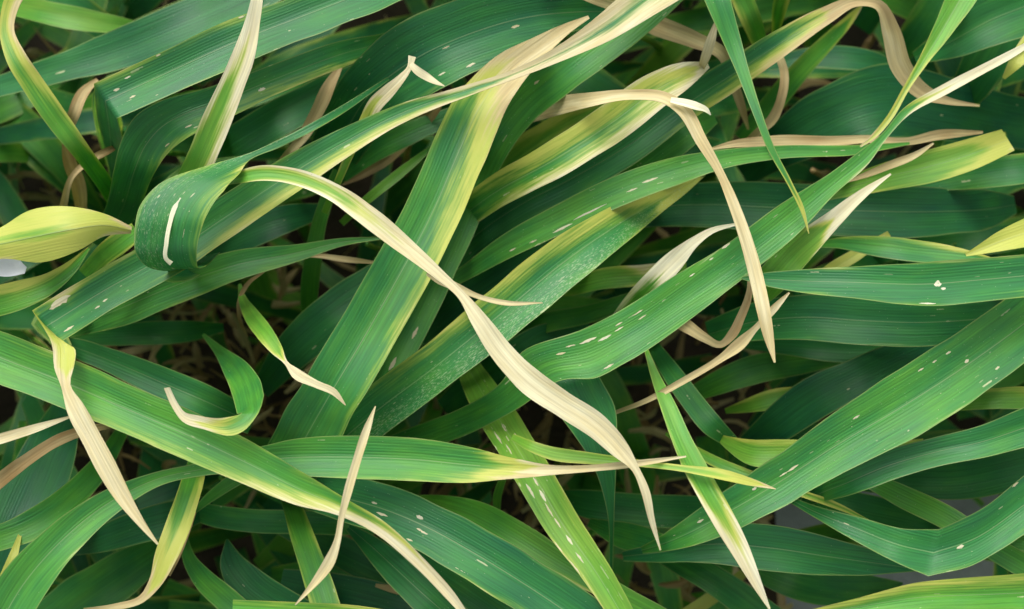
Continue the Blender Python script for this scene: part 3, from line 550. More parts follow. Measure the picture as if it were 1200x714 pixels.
leaf('dark cupped leaf rolling round to a cream curled tip',
     [(238, 392, 4), (262, 407, 252, 416), (290, 425, 263, 441), (305, 445, 272, 464), ('k', 309, 463, 278, 485), (306, 476, 283, 484), (296, 494, 277, 487), (276, 510, 257, 490), (238, 503, 232, 487), (214, 494, 216, 483), (202, 478, 208, 472), (192, 455, 199, 454)],
     [-34, -24, -14, -4, 8, 13, 15, 16, 16, 16, 17, 19], [(0, 0, 0, 0, 0), (4, .05, .05, 0, 0), (5, .2, .1, 0, 0), (6, .3, .3, .03, .05), (7, .45, .5, .1, .2), (8, .8, .9, .35, .5), (9, 1.3, 1.3, .9, .9), (10, 1.3, 1.3, 1.3, 1.3)], colst=True, tone=.45, fleck=.1, straw=.78, rollvar=.2, step=4)
leaf('dark leaf tucked along the upper margin of the cream-margined diagonal leaf', [(62, 398, 12), (90, 408, 22), (125, 421, 28), (182, 445, 36), (240, 470, 38), (296, 496, 28)], [-26, -22, -20, -18, -18, -24], tone=.30, fleck=.1)
leaf('dark level leaf in the hollow below the straight leaf', [(70, 396, 14), (110, 393, 24), (165, 391, 28), (225, 388, 24), (262, 384, 10)], [-50, -46, -44, -46, -52], tone=.35, fleck=.1)
leaf('small twisted yellow-green leaf with a bent cream tail hanging in the dark hollow',
     [(281, 333, 4), (284, 350, 10), (293, 367, 18), (309, 389, 21), (325, 411, 14), (335, 425, 5), (346, 437, 12), (370, 450, 9), (392, 460, 8), (405, 475, 1)], [-34, -24, -16, -8, -2, 1, 3, 5, 5, 4],
     [(0, .1, .1, 0, 0), (3, .1, .2, 0, 0), (4, .3, .35, 0, .1), (4.7, .7, .7, .3, .3), (5.2, 1.3, 1.3, 1.1, 1.1)], colst=True, tone=.8, fleck=0, straw=.78, tip=.6, step=4)
dry('hooked brown tendril arching over the small twisted leaf', [(310, 318, 2), (290, 333, 5), (280, 355, 5), (282, 378, 4), (290, 395, 2)], [-30, -26, -26, -30, -36], straw=.35)
leaf('bright narrow leaf standing in the shade beside the central leaf', [(396, 200, 12), (386, 225, 15), (374, 262, 17), (366, 310, 21), (362, 355, 20), (366, 395, 14)], [-28, -30, -32, -36, -44, -54], tone=.6, fleck=.1)
leaf('slim bright strip below the long cream-margined leaf', [(400, 262, 8), (428, 236, 11), (466, 205, 12), (512, 168, 4)], [-34, -28, -26, -26], tone=.72, fleck=.1)
leaf('shaded green leaf between the cream-margined leaf and the central leaf', [(400, 206, 18), (440, 176, 26), (485, 154, 26), (540, 132, 20)], [-38, -32, -29, -30], tone=.42, fleck=.1)
dry('brown dry strip behind the shaded green leaf', [(396, 218, 4), (424, 205, 9), (452, 188, 12), (484, 156, 14), (508, 128, 15), (520, 108, 8)], [-44, -42, -40, -34, -28, -26], straw=.36)
leaf('dark broad leaf passing under the central leaf beside the twisted cream tail', [(305, 458, 24), (335, 420, 42), (375, 382, 52), (430, 342, 52), (490, 300, 40)], [-52, -40, -34, -34, -38], tone=.22, fleck=.1)
leaf('dark teal leaf below the scroll leaf end', [(200, 330, 24), (240, 298, 36), (290, 272, 42), (340, 255, 32), (385, 245, 14)], [-50, -38, -32, -32, -38], tone=.16, fleck=.1)

# ---- lower left and lower middle
leaf('large smooth leaf arching from the corner, twisting, and ending in a long straw needle',
     [(-20, 790, 62), (-4, 742, 60), (24, 690, 57), (72, 634, 44), (130, 588, 30), (186, 561, 17), (236, 550, 16), (290, 541, 28), (350, 536, 43), (420, 536, 51), (490, 539, 51), (550, 545, 42), (600, 549, 25), (640, 551, 13), (690, 549, 8), (740, 544, 8), (804, 535, 2)],
     [-14, -6, -2, 0, 0, -1, -3, -4, -4, -2, 0, 2, 4, 6, 7, 8, 8],
     [(0, 0, .03, 0, 0), (7, 0, .05, 0, 0), (9, .05, .1, .02, .02), (10.3, .06, .14, .02, .03), (11, .15, .35, .03, .08), (12, .55, .8, .05, .3), (13, 1.2, 1.3, .4, .9), (14, 1.3, 1.3, 1.3, 1.3)], colst=True, tone=.47, fleck=.15, tip=.78, straw=.66, rollvar=.5)
leaf('large bluish leaf with white speckles descending beneath the bent straw tail',
     [(275, 553, 14), (310, 562, 26), (350, 572, 40), (400, 583, 52), (450, 597, 58), (500, 618, 60), (555, 648, 62), (620, 688, 64), (690, 735, 64)], [-40, -32, -24, -16, -12, -10, -8, -8, -10], [(0, 0, 0, 0, 0), (.6, .05, .05, 0, 0), (.8, .06, .14, 0, 0), (1, .08, .1, 0, 0)], scars=[(445, 602, 14, 4, .85), (493, 607, 9, 6, .95), (437, 589, 7, 3, .85), (490, 620, 8, 3, .8), (497, 624, 9, 3, .8), (478, 632, 8, 3, .75)], tone=.22, fleck=.75, rollvar=.6)
leaf('yellow-green leaf with rows of white window-pane scars and a cream lower margin',
     [(548, 430, 30), (568, 465, 40), (588, 496, 44), (620, 548, 43), (660, 616, 41), (698, 670, 36), (724, 712, 30), (750, 760, 26)], [-40, -28, -20, -13, -9, -7, -6, -6],
     [(0, .15, .15, 0, 0), (.45, .2, .2, .02, .02), (.75, .2, .3, .02, .12), (1, .25, .4, .02, .15)], scars=[(583, 512, 18, 4, .85), (597, 528, 14, 3, .8), (590, 500, 12, 4, .8), (606, 512, 14, 3, .8), (621, 575, 20, 5, .95), (637, 583, 16, 5, .95), (629, 566, 12, 3, .8), (645, 600, 20, 3, .75), (610, 548, 16, 3, .75), (667, 633, 14, 4, .85), (655, 615, 14, 3, .75), (652, 640, 16, 3, .7), (680, 655, 16, 3, .8), (672, 662, 22, 3, .75)], tone=.82, fleck=1.0)
leaf('teal leaf bending over and tapering straight down behind the cream hanging point',
     [(690, 408, 634, 420), (704, 444, 640, 455), (720, 476, 653, 482), (723, 510, 675, 513), (722, 541, 692, 539), (720, 600, 711, 598), (718, 672, 714, 671)], [-11, -7, -8, -10, -12, -18, -28], tone=.28, fleck=.3)
leaf('slim bright yellow-green leaf tip lying level over the diagonal speckled leaf',
     [(600, 512, 8), (618, 521, 12), (642, 530, 15), (690, 537, 14), (740, 542, 9), (800, 549, 8), (850, 557, 12), (880, 565, 9), (909, 573, 1)], [-12, -6, -3, 1, 4, 8, 10, 10, 10], [(0, .2, .2, 0, 0), (.5, .35, .35, 0, 0), (.8, .6, .5, .02, .02), (.94, .9, .9, .2, .2), (1, 1.2, 1.2, 1, 1)], tone=.9, fleck=0, roll=14)
leaf('narrow arching leaf with pale margin beside the speckled bluish leaf', [(485, 583, 6), (515, 588, 16), (550, 598, 27), (602, 626, 35), (660, 662, 31), (720, 694, 25), (780, 726, 22)], [-34, -29, -25, -20, -18, -18, -20], [(0, 0, .05, 0, 0), (.5, 0, .2, 0, .04), (1, .05, .3, 0, .1)], tone=.62, fleck=.1)
leaf('pale bluish strip under the bent straw tail', [(405, 615, 8), (428, 634, 20), (462, 665, 36), (500, 700, 42), (545, 738, 40)], [-30, -25, -20, -18, -20], tone=.28, fleck=.2)
leaf('green leaf wedged below the speckled bluish leaf', [(450, 628, 14), (490, 655, 28), (545, 692, 38), (605, 732, 42)], [-36, -28, -24, -24], tone=.36, fleck=.1)
leaf('dark leaf under the pale bluish strip', [(330, 618, 20), (385, 640, 34), (440, 666, 42), (500, 695, 36), (540, 715, 26)], [-48, -42, -38, -38, -42], tone=.3, fleck=.1)
leaf('bluish shaded leaf at the near edge below the brown strip', [(330, 678, 24), (385, 690, 38), (450, 706, 44), (520, 728, 36)], [-44, -38, -34, -34], tone=.12, fleck=.1)
dry('brown strip lying in shade near the bluish shaded leaf', [(440, 686, 4), (462, 691, 9), (492, 697, 10), (526, 706, 4)], [-34, -32, -30, -32], straw=.38)
leaf('leaf with a square cut end lying along the near edge', [(273, 703, 272, 722), (300, 704, 298, 724), (350, 706, 349, 728), (420, 710, 418, 734), (500, 724, 496, 748)], [-4, -4, -4, -6, -10], [(0, .3, .2, 0, 0), (.5, .25, .1, 0, 0), (1, .3, .1, 0, 0)], tone=.6, fleck=.1)
leaf('yellow-margined leaf hanging down to a tan tail near the straw tip',
     [(246, 505, 14), (234, 535, 22), (223, 573, 26), (207, 620, 29), (193, 655, 25), (181, 684, 15), (166, 702, 9), (136, 711, 8), (98, 714, 2)], [-26, -18, -12, -8, -6, -6, -7, -10, -14],
     [(0, .2, .1, 0, 0), (.3, .35, .12, .05, 0), (.5, .5, .3, .06, .02), (.62, .8, .6, .1, .1), (.72, 1.2, 1.2, .3, .4), (.8, 1.3, 1.3, 1, 1), (1, 1.3, 1.3, 1.3, 1.3)], tone=.6, fleck=.05, straw=.58, tip=.74)
dry('thin brown strip along the margin of the yellow-margined leaf', [(228, 600, 4), (219, 622, 8), (208, 650, 8), (198, 675, 3)], [-18, -16, -16, -18], straw=.34)
leaf('green leaf with yellow margins standing behind the thin straw rising to a point', [(332, 570, 16), (342, 592, 22), (352, 622, 27), (366, 662, 31), (381, 708, 35), (392, 750, 36)], [-36, -28, -22, -18, -16, -16], [(0, .1, .1, 0, 0), (.4, .2, .2, 0, 0), (1, .25, .3, 0, 0)], tone=.55, fleck=.1)
dry('thin straw blade kinked in the middle, crossing the arching leaf up to a fine point',
    [(440, 476, 1), (431, 500, 8), (418, 540, 10), (408, 575, 10), (400, 607, 7), (395, 635, 8), (385, 660, 13), (371, 680, 9), (346, 709, 1)], [20, 20, 19, 18, 17, 16, 14, 12, 10], straw=.70)
dry('cream straw pointing in from the side behind the hanging straw tip', [(-60, 532, 12), (-12, 518, 12), (38, 503, 10), (84, 488, 2)], [-4, -2, 0, 2], straw=.75)
dry('brown bent dry blade below the cream straw', [(-50, 610, 18), (-12, 573, 17), (30, 540, 15), (70, 515, 13), (110, 502, 10), (138, 498, 3)], [-16, -14, -10, -10, -12, -16], straw=.36)
leaf('wide dark teal leaf hanging below the brown bent blade', [(84, 462, 26), (70, 500, 48), (52, 545, 66), (28, 600, 74), (2, 660, 64), (-20, 720, 50)], [-50, -40, -34, -30, -30, -32], tone=.14, fleck=.1, roll=12)
leaf('dark leaf with bright green lower margin curving behind the arching corner leaf', [(-60, 642, 30), (-14, 634, 30), (40, 614, 36), (88, 578, 32), (122, 540, 24), (146, 500, 14)], [-24, -22, -22, -26, -32, -42], [(0, 0, .12, 0, 0), (1, 0, .05, 0, 0)], tone=.5, fleck=.05)
leaf('dark bluish leaf lying level behind the hanging straw tip', [(84, 645, 14), (112, 635, 28), (155, 620, 38), (205, 606, 38), (250, 592, 24)], [-40, -36, -32, -32, -38], tone=.18, fleck=.05)
leaf('dark shadowed leaf below the yellow-margined hanging leaf', [(40, 748, 60), (95, 706, 62), (150, 668, 50), (200, 635, 26)], [-48, -46, -46, -52], tone=.4, fleck=.0)
leaf('dark level leaf behind the green leaf with yellow margins', [(212, 592, 16), (240, 602, 24), (290, 610, 28), (350, 612, 28), (425, 614, 26), (470, 616, 16)], [-38, -34, -30, -30, -30, -34], tone=.38, fleck=.1)
leaf('curved green leaf rising from the near edge toward the yellow-margined leaf', [(218, 628, 4), (220, 650, 14), (236, 676, 24), (264, 702, 30), (300, 735, 30)], [-38, -32, -28, -24, -22], tone=.48, fleck=.05)
leaf('teal spoon-shaped leaf with pointed top at the near edge', [(266, 632, 3), (270, 655, 26), (290, 685, 46), (335, 716, 48), (390, 742, 40)], [-34, -32, -30, -28, -28], tone=.2, fleck=.3)
leaf('slim light leaf below the twist of the arching corner leaf', [(222, 606, 2), (240, 588, 10), (262, 571, 15), (292, 552, 18), (325, 535, 12)], [-30, -27, -24, -22, -26], tone=.5, fleck=.05)
leaf('yellow strip partly hidden beneath the arching corner leaf', [(-14, 720, 10), (2, 684, 12), (16, 650, 10), (24, 625, 4)], [-20, -20, -20, -22], [(0, .8, .8, 0, 0)], tone=.9, fleck=0)

# ---- lower right
leaf('pale green blade hanging across the diagonal leaf and fading to a white point',
     [(752, 394, 2), (758, 412, 5), (767, 438, 10), (783, 476, 18), (801, 520, 23), (821, 560, 27), (846, 605, 27), (868, 645, 22), (886, 682, 13), (902, 714, 2)], [-14, -10, -6, 0, 4, 6, 8, 8, 8, 7],
     [(0, .3, .3, 0, 0), (.3, .15, .15, 0, 0), (.55, .15, .2, .02, .06), (.68, .35, .4, .14, .25), (.8, .7, .7, .4, .5), (.9, 1.2, 1.2, .8, .8), (1, 1.3, 1.3, 1.2, 1.2)], tone=.68, fleck=.1, straw=.85, roll=10)
leaf('bluish leaf with blunt base coming in from the side below the diagonal speckled leaf', [(940, 590, 10), (962, 578, 22), (990, 567, 30), (1040, 546, 35), (1100, 529, 35), (1150, 518, 38), (1205, 500, 46), (1260, 482, 48)], [-26, -16, -11, -7, -5, -3, -2, -2], [(0, 0, .05, 0, 0), (1, .03, .06, 0, 0)], tone=.30, fleck=.15)
leaf('leaf bent into a wide V with a crease at its elbow',
     [(1260, 588, 1252, 508), (1200, 626, 1200, 558), (1138, 663, 1137, 604), ('k', 1088, 676, 1100, 620), (1048, 658, 1060, 620), (1002, 634, 1010, 607), (950, 604, 950, 591), (912, 578, 5)], [2, 1, 0, 0, -6, -10, -14, -22],
     [(0, .04, .02, 0, 0), (1, .05, .02, 0, 0)], scars=[(1128, 641, 9, 6, .85), (1192, 565, 9, 6, .8)], tone=.28, fleck=.35, rib=True, rollvar=.4)
leaf('dark bluish leaf lying level below the diagonal speckled leaf', [(730, 652, 12), (770, 648, 24), (830, 638, 44), (900, 642, 54), (975, 653, 44), (1040, 662, 22), (1082, 668, 2)], [-30, -24, -20, -18, -19, -22, -26], tone=.2, fleck=.1, rib=True)
leaf('light green strap passing underneath the V-bent leaf', [(985, 552, 6), (1018, 563, 18), (1060, 583, 27), (1110, 607, 29), (1160, 640, 27), (1215, 672, 28), (1260, 700, 28)], [-28, -24, -22, -20, -18, -18, -20], [(0, .05, .05, 0, 0), (1, .15, .1, 0, 0)], tone=.55, fleck=.1)
leaf('dark leaf in shade under the blunt-based bluish leaf', [(1010, 566, 20), (1055, 562, 40), (1120, 562, 48), (1200, 546, 54), (1260, 534, 50)], [-38, -34, -32, -32, -34], tone=.3, fleck=.05)
leaf('dark narrow leaf in the gap left of the V elbow', [(930, 575, 20), (975, 588, 32), (1035, 602, 36), (1090, 614, 26), (1120, 622, 10)], [-44, -38, -35, -36, -40], tone=.35, fleck=.05)
leaf('small bright leaf corner beside the V-bent leaf', [(1150, 612, 8), (1180, 626, 26), (1220, 632, 36), (1260, 636, 36)], [-30, -28, -26, -28], tone=.6, fleck=.05)
leaf('yellow-green leaf peeping out on both sides of the diagonal speckled leaf', [(838, 510, 4), (852, 518, 14), (876, 529, 28), (925, 531, 32), (1000, 532, 24), (1042, 526, 16), (1082, 516, 4)], [-26, -22, -18, -16, -15, -15, -18], [(0, .4, .1, 0, 0), (.5, .3, .1, 0, 0), (1, .5, .4, 0, 0)], tone=.82, fleck=.05)
leaf('dark green leaf with pale scuff slanting behind the pale hanging blade', [(760, 398, 14), (782, 430, 22), (808, 466, 26), (836, 500, 26), (866, 524, 12)], [-36, -28, -24, -22, -26], tone=.34, fleck=.5)
leaf('thin yellow-green stripe of a leaf below the hanging blade', [(780, 508, 4), (802, 521, 9), (842, 543, 13), (890, 561, 11), (935, 577, 8), (976, 591, 8), (1018, 610, 2)], [-28, -24, -20, -18, -16, -16, -18], [(0, .2, .2, 0, 0), (1, .5, .5, 0, 0)], tone=.7, fleck=0)
leaf('pale yellow-green leaf end folded near the dark diagonal leaf', [(850, 482, 6), (874, 476, 16), (906, 468, 24), (948, 459, 14), (968, 452, 4)], [-42, -38, -36, -38, -42], [(0, .3, .2, 0, 0), (1, .5, .3, 0, 0)], tone=.75, fleck=0)
leaf('dark teal leaf parallel above the diagonal speckled leaf', [(870, 528, 26), (905, 502, 42), (952, 468, 50), (1008, 440, 46), (1058, 416, 36), (1105, 395, 24)], [-46, -36, -30, -28, -30, -34], tone=.14, fleck=.05)
leaf('bright yellow-green strip at the side below the speckled diagonal leaf', [(1105, 476, 14), (1135, 470, 22), (1172, 467, 25), (1220, 466, 26), (1260, 466, 26)], [-24, -20, -18, -18, -18], [(0, .3, .1, 0, 0), (1, .3, .1, 0, 0)], tone=.8, fleck=.05)
leaf('murky green leaf above the folded leaf end', [(800, 468, 14), (838, 450, 28), (885, 433, 34), (940, 424, 30), (985, 420, 16)], [-46, -42, -40, -42, -48], tone=.5, fleck=.05)
leaf('yellow-rimmed mottled leaf lying along the near corner', [(905, 728, 4), (940, 722, 9), (1000, 712, 19), (1080, 700, 35), (1150, 697, 42), (1220, 694, 46), (1270, 692, 46)], [0, 2, 4, 6, 7, 7, 6], [(0, .8, .3, .15, 0), (.4, .4, .1, .06, 0), (.7, .34, .12, .03, 0), (1, .34, .15, .02, 0)], tone=.6, fleck=.2)
leaf('dark leaf sloping down under the fading white point', [(745, 632, 18), (790, 652, 32), (840, 682, 34), (896, 722, 38)], [-50, -44, -40, -40], tone=.42, fleck=.05)
leaf('broad dark leaf below the level bluish leaf near the grey ground', [(850, 640, 18), (885, 660, 34), (935, 680, 46), (990, 688, 44), (1030, 688, 24), (1058, 684, 3)], [-54, -48, -44, -46, -50, -54], tone=.38, fleck=.15)
leaf('yellowed strip behind the fading white point', [(800, 722, 14), (826, 706, 16), (852, 688, 15), (878, 666, 10)], [-58, -56, -56, -60], [(0, 1, 1, .1, .1)], tone=.9, fleck=0, straw=.55)
leaf('dark level leaf with tiny scars crossed by the cream hanging point', [(650, 582, 16), (675, 588, 30), (740, 597, 38), (820, 600, 38), (880, 598, 24)], [-50, -46, -42, -42, -46], tone=.32, fleck=.4)
leaf('folded base of a leaf meeting the diagonal leaf foot', [(690, 612, 10), (720, 624, 28), (755, 634, 32), (778, 640, 26), (800, 640, 10)], [-40, -34, -28, -24, -24], tone=.4, fleck=.1)
leaf('dark leaf behind the cream diagonal under the mottled leaf', [(520, 480, 26), (555, 452, 38), (596, 424, 42), (640, 396, 34), (690, 380, 16)], [-56, -46, -40, -40, -46], tone=.26, fleck=.05)
leaf('small bright shoot between the arching leaf and the scarred leaf', [(582, 600, 9), (583, 580, 10), (590, 560, 8), (598, 540, 5)], [-40, -30, -24, -22], tone=.75, fleck=0)
# ------------------------------------------------------------------ leaves and stems in the shade underneath
UPPER = list(TOPS)
LANDMARKS = [(200, 265, 'scroll leaf'), (440, 370, 'large yellow-margined central leaf'), (590, 365, 'mottled scratched leaf'), (760, 375, 'speckled bright leaf'),
  (1000, 510, 'broad diagonal speckled leaf'), (1096, 640, 'V-bent leaf'), (620, 446, 'long cream sweeping leaf'), (60, 650, 'smooth arching corner leaf'), (265, 110, 'cream-tipped upright leaf'),
  (530, 50, 'widest blue-green leaf'), (720, 142, 'pale striped leaf'), (1050, 60, 'tan drooping curl'), (870, 85, 'needle-tipped sword leaf'), (1110, 105, 'silvery twisted cord'), (1120, 185, 'blunt-ended leaf'),
  (1090, 333, 'pale bluish sideways leaf'), (640, 580, 'leaf with window-pane scars'), (470, 640, 'bent straw tail'), (115, 530, 'hanging straw tip'), (60, 275, 'yellow rounded leaf'), (320, 400, 'small twisted leaf with cream tail'),
  (840, 600, 'pale hanging blade'), (1120, 700, 'yellow-rimmed corner leaf'), (200, 80, 'sharply creased broad leaf'), (40, 100, 'narrow twisted leaf with cream flap'), (250, 485, 'cupped leaf with curled tip'),
  (880, 310, 'long thin bent straw leaf'), (210, 620, 'yellow-margined hanging leaf'), (380, 670, 'kinked straw blade'), (550, 680, 'large bluish speckled leaf'), (710, 540, 'teal down-hanging leaf'), (450, 535, 'arching leaf with straw needle'),
  (660, 80, 'cream twisted leaf'), (140, 350, 'folded leaf with burnt patch'), (1100, 20, 'thin green twisted leaf'), (1160, 510, 'blunt-based bluish leaf')]
def near(x, y): return min(LANDMARKS, key=lambda q: (q[0] - x) ** 2 + (q[1] - y) ** 2)[2]
def under(k, x, y, ang, length, width, z0, bend, tone):
    n = 6; pts = []; zz = []
    a = math.radians(ang); cx, cy = x, y
    for i in range(n):
        f = i / (n - 1); ww = width * (0.45 + 0.55 * min(1, f * 3)) * (1 - max(0, f - .45) / .55) ** .7 + 1.5
        pts.append((cx, cy, ww)); zz.append(z0 - 26 * (2 * f - .9) ** 2)
        aa = a + math.radians(bend) * f; cx += math.cos(aa) * length / (n - 1); cy -= math.sin(aa) * length / (n - 1)
    mx_, my_ = pts[2][0], pts[2][1]; hue = 'bluish' if tone < .3 else ('green' if tone < .48 else 'light green')
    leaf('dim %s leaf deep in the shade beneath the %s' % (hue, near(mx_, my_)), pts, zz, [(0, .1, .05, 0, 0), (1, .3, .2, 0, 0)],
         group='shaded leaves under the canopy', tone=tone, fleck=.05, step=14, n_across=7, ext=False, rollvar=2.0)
R = random.Random(11)
HOLES = [(305, 395, 55, 70), (195, 425, 75, 50), (120, 520, 60, 45), (620, 490, 80, 30), (790, 440, 50, 60), (1030, 175, 90, 22), (905, 130, 30, 35), (1175, 118, 40, 25),
         (590, 590, 45, 40), (705, 610, 30, 70), (870, 505, 60, 30), (780, 690, 70, 40), (340, 330, 40, 40), (230, 160, 40, 20), (440, 230, 40, 40), (130, 655, 30, 30)]
def in_hole(x, y): return any(((x - a) / c) ** 2 + ((y - b) / d) ** 2 < 1 for a, b, c, d in HOLES)
LATER = []
cells = [(i, j) for i in range(-2, 14) for j in range(-2, 9)]
for k, (i, j) in enumerate(cells):
    x = i * 100 + R.uniform(-40, 40); y = j * 100 + R.uniform(-40, 40)
    ang = R.choice([R.gauss(38, 22), R.gauss(30, 20), R.gauss(-35, 25), R.gauss(10, 20), R.gauss(200, 40)])
    inside = -60 < x < 1260 and -60 < y < 780
    hole = (920 < x < 1130 and y > 610) or (130 < x < 260 and 380 < y < 470) or (730 < x < 830 and y > 650) or (90 < x < 230 and 500 < y < 560)
    if hole: continue
    L = R.uniform(260, 420); dx = math.cos(math.radians(ang)) * L / 2; dy = -math.sin(math.radians(ang)) * L / 2
    if any(((x + q * dx) > 930 and (x + q * dx) < 1150 and (y + q * dy) > 630) for q in (-1, -.5, 0, .5, 1)): continue
    if any(in_hole(x + q * dx, y + q * dy) for q in (-.8, -.4, 0, .4, .8)): continue
    if not (-40 < x < 1240 and -40 < y < 754): LATER.append((x, y, ang, L)); continue
    under(k, x - dx, y - dy, ang, L, R.uniform(28, 46), R.uniform(-80, -60), R.gauss(0, 22), min(.8, max(.05, R.gauss(.38, .16))))

def mass(name, label, specs):
    """leaves that cannot be told apart, as one object"""
    V, F, AT, nv = [], [], {k: [] for k in ('lc', 'yw', 'st', 'tn')}, 0
    for q, (pts, zz, tone, *rz) in enumerate(specs):
        g3, nn, th, at, t, hw = ribbon(pts, zz, [(0, .1, .05, 0, 0), (1, .3, .2, 0, 0)], tone=tone, fleck=0, step=24, n_across=5, ext=False, rollvar=2, seed=3000 + q, real_z=bool(rz))
        a, b = g3.shape[:2]; idx = np.arange(a * b).reshape(a, b) + nv
        V.append(g3.reshape(-1, 3)); F.append(np.stack([idx[:-1, :-1], idx[:-1, 1:], idx[1:, 1:], idx[1:, :-1]], -1).reshape(-1, 4)); nv += a * b
        for k in AT: AT[k].append(at[k].reshape(-1, 3))
    me = bpy.data.meshes.new(name); me.from_pydata(np.concatenate(V).tolist(), [], np.concatenate(F).tolist())
    me.polygons.foreach_set('use_smooth', np.ones(len(me.polygons), bool))
    for k in AT:
        x = me.attributes.new(k, 'FLOAT_VECTOR', 'POINT'); x.data.foreach_set('vector', np.concatenate(AT[k]).ravel().astype('f'))
    me.materials.append(M_LEAF)
    o = bpy.data.objects.new(name, me); sc.collection.objects.link(o)
    o['label'] = label; o['category'] = 'foliage'; o['kind'] = 'stuff'
def wild(x, y, ang, L, width, z0, bend):
    pts, zz = [], []; a = math.radians(ang); cx, cy = x - math.cos(a) * L / 2, y + math.sin(a) * L / 2
    for i in range(5):
        f = i / 4; pts.append((cx, cy, width * (1 - .75 * max(0, f - .4) / .6))); zz.append(z0 - 30 * (2 * f - .9) ** 2)
        aa = a + math.radians(bend) * f; cx += math.cos(aa) * L / 4; cy -= math.sin(aa) * L / 4
    return pts, zz, min(.8, max(.05, R.gauss(.38, .16)))
def bare(x, y): return 915 < x < 1160 and y > 585
deep = [wild(x, y, a, L, 36, R.uniform(-80, -60), R.gauss(0, 20)) for x, y, a, L in LATER]
for k in range(420):
    x, y = R.uniform(-350, 1550), R.uniform(-300, 1000); a = R.uniform(0, 360); L = R.uniform(200, 380)
    dx, dy = math.cos(math.radians(a)) * L / 2, -math.sin(math.radians(a)) * L / 2
    if any(bare(x + q * dx, y + q * dy) for q in (-1, -.5, 0, .5, 1)): continue
    if any(in_hole(x + q * dx, y + q * dy) for q in (-.6, 0, .6)) and R.random() < .8: continue
    deep.append(wild(x, y, a, L, R.uniform(22, 40), R.uniform(-112, -84), R.gauss(0, 25)))
for pts, z in UPPER:        # hidden copies of the upper blades, added beneath them to block slanting light
    zl = list(z) if hasattr(z, '__len__') else [z]
    ws = [p[2] if len(p) == 3 else math.hypot(p[-4] - p[-2], p[-3] - p[-1]) for p in pts]
    if sum(zl) / len(zl) < -26 or max(ws) < 24: continue
    zz = np.interp(np.linspace(0, 1, len(pts)), np.linspace(0, 1, len(zl)), zl)
    zz = np.where(zz < -10, -10 + (zz + 10) * 2.6, zz)
    cs = [((p[-4] + p[-2]) / 2, (p[-3] + p[-1]) / 2) if len(p) > 3 else p[:2] for p in pts]
    for off in (18, 42, 72, 108, 150):
        k = .72 if off > 20 else .6
        deep.append(([(c[0], c[1], max(3, w_ * k)) for c, w_ in zip(cs, ws)], list(zz - off - np.array([R.uniform(0, 8)] * len(zz))), min(.8, max(.05, R.gauss(.38, .16))), 1))
mass('undergrowth_and_light_blockers', 'dark tangled mass of leaves at the bottom of the canopy, plus added light-blocking blades', deep)
outer = []
while len(outer) < 420:
    x, y = R.uniform(-900, 2100), R.uniform(-750, 1500)
    if -190 < x < 1390 and -190 < y < 900: continue
    outer.append(wild(x, y, R.uniform(0, 360), R.uniform(300, 420), R.uniform(40, 70), R.uniform(-70, 5), R.gauss(0, 25)))
outer = [o_ for o_ in outer if not any(-60 < p[0] < 1260 and -60 < p[1] < 775 for p in o_[0])]
mass('surrounding_foliage', 'leaves of the crop continuing all round beyond the view', outer)

def tube(name, label, pts, rad, mat_tone, group):
    """leafy stem: a round stalk standing on the ground, with a swollen node"""
    COUNT[0] += 1
    o = root(name, label, 'stem', group, Vector(pts[0]))
    P = np.array(pts) - np.array(pts[0]); n = 14; f = np.linspace(0, 1, n)
    idx = f * (len(P) - 1); C = np.stack([np.interp(idx, range(len(P)), P[:, k]) for k in range(3)], 1)
    V, F = [], []
    rr = rad * (1 - .35 * f) * (1 + .35 * np.exp(-((f - .45) / .03) ** 2))
    for i in range(n):
        for q in range(8):
            a = q * math.pi / 4; V.append((C[i][0] + rr[i] * math.cos(a), C[i][1] + rr[i] * math.sin(a), C[i][2]))
    for i in range(n - 1):
        for q in range(8): F.append((i*8+q, i*8+(q+1) % 8, (i+1)*8+(q+1) % 8, (i+1)*8+q))
    F.append(tuple(range(7, -1, -1))); F.append(tuple((n-1)*8+q for q in range(8)))
    me = bpy.data.meshes.new('stalk'); me.from_pydata(V, [], F); me.polygons.foreach_set('use_smooth', np.ones(len(F), bool))
    N_ = len(V)
    for kk, v in {'lc': (0, 5, 2), 'yw': (mat_tone * .5, mat_tone * .5, 0), 'st': (mat_tone - .6, mat_tone - .6, .4), 'tn': (.6, 0, COUNT[0] % 50)}.items():
        at = me.attributes.new(kk, 'FLOAT_VECTOR', 'POINT'); arr = np.tile(np.array(v, float), (N_, 1))
        if kk == 'lc': arr[:, 1] = np.repeat(f * 100, 8); arr[:, 0] = np.tile(np.linspace(-1, 1, 8), n)
        at.data.foreach_set('vector', arr.ravel().astype('f'))
    me.materials.append(M_LEAF); child('stalk', me, o)
for k in range(60):
    x, y = R.uniform(-150, 1350), R.uniform(-100, 800)
    if 940 < x < 1140 and y > 600: continue
    g0 = unproject(x, y, -330); top = unproject(x + R.uniform(-60, 60), y + R.uniform(-60, 60), R.uniform(-150, -90))
    mid = (g0 + top) / 2 + np.array([R.uniform(-.004, .004), R.uniform(-.004, .004), 0])
    if not (0 < x < 1200 and 0 < y < 714): continue
    tube('stem', 'slim upright stem in the dark beneath the %s' % near(x, y), [tuple(g0 - np.array([0, 0, .002])), tuple(mid), tuple(top)], R.uniform(.0016, .0024), R.choice([.2, .4, .9, 1.4]), 'stems under the canopy')

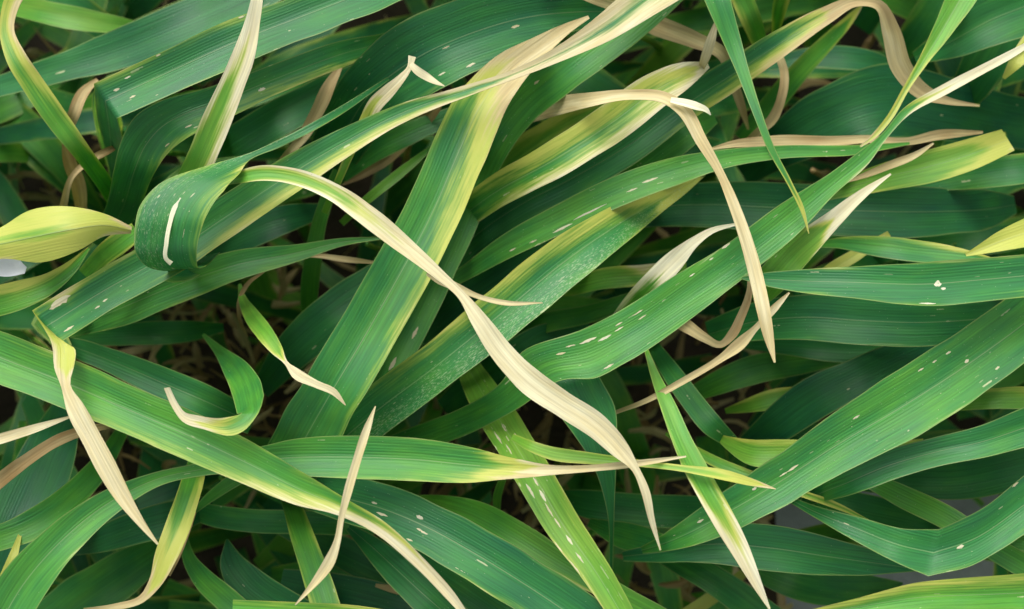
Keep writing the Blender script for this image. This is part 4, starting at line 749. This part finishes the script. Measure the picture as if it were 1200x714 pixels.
# withered straw lying on the ground, too tangled to count
def litter():
    V, F, lc, tn, st = [], [], [], [], []
    spots = [(200, 425, 70, 70), (170, 525, 90, 40), (780, 690, 60, 50), (330, 400, 60, 70), (660, 480, 60, 60), (1020, 180, 120, 40), (100, 200, 60, 90), (600, 600, 80, 60), (780, 440, 80, 60)]
    for k in range(900):
        if k < 520: cx, cy, sx_, sy_ = spots[k % len(spots)]; x, y = R.gauss(cx, sx_), R.gauss(cy, sy_)
        else: x, y = R.uniform(-300, 1500), R.uniform(-200, 900)
        if 930 < x < 1160 and y > 590: continue
        c = unproject(x, y, -330); c[2] = R.uniform(.001, .11 if k < 520 else .012)
        a = R.uniform(0, math.pi); L = R.uniform(.012, .04); wd = R.uniform(.0008, .0028); b = len(V); cur = R.uniform(-.9, .9)
        dz = R.uniform(-.012, .012); sdv = R.uniform(0, 60); tone_ = R.uniform(.15, .55)
        for i in range(6):
            f = i / 5 - .5; aa = a + cur * f
            p = (c[0] + math.cos(aa) * L * f, c[1] + math.sin(aa) * L * f, max(.0008, c[2] + dz * f * 2 + .003 * math.cos(f * 5)))
            nx, ny = -math.sin(aa), math.cos(aa); ww = wd * (1 - abs(f) * 1.3)
            for s_, zz in ((-1, 0), (0, .0006), (1, 0)):
                V.append((p[0] + nx * ww * s_, p[1] + ny * ww * s_, p[2] + zz)); lc.append((s_, f * L * 1000, wd * 1000)); tn.append((.5, 0, sdv)); st.append((1.3, 1.3, tone_))
            if i:
                q = b + i * 3
                F.append((q-3, q-2, q+1, q)); F.append((q-2, q-1, q+2, q+1))
    me = bpy.data.meshes.new('straw_litter'); me.from_pydata(V, [], F)
    for kk, v in {'lc': lc, 'yw': [(1.3, 1.3, 0)] * len(V), 'st': st, 'tn': tn}.items():
        at = me.attributes.new(kk, 'FLOAT_VECTOR', 'POINT'); at.data.foreach_set('vector', np.array(v).ravel().astype('f'))
    me.materials.append(M_LEAF)
    o = bpy.data.objects.new('straw_litter', me); sc.collection.objects.link(o)
    o['label'] = 'tangled brown straw litter lying on the ground under the leaves'; o['category'] = 'litter'; o['kind'] = 'stuff'
litter()

# a small crumpled white scrap caught among the leaves
g3, nn, th, at, t_, hw_ = ribbon([(-30, 318, 14), (-8, 312, 24), (12, 311, 26), (30, 317, 8)], [3, 4, 4, 3], wob=.8, rollvar=2, step=3, n_across=7, seed=77, ext=False)
sb = g3[0].mean(0); sm = mesh_from_grid('paper_scrap', g3 - sb, nn, th, at, M_STONE, 0, len(g3) - 1)
ps_ = bpy.data.objects.new('paper_scrap', sm); sc.collection.objects.link(ps_); ps_.location = sb
ps_['label'] = 'small white scrap lying between two yellowish leaves'; ps_['category'] = 'scrap'
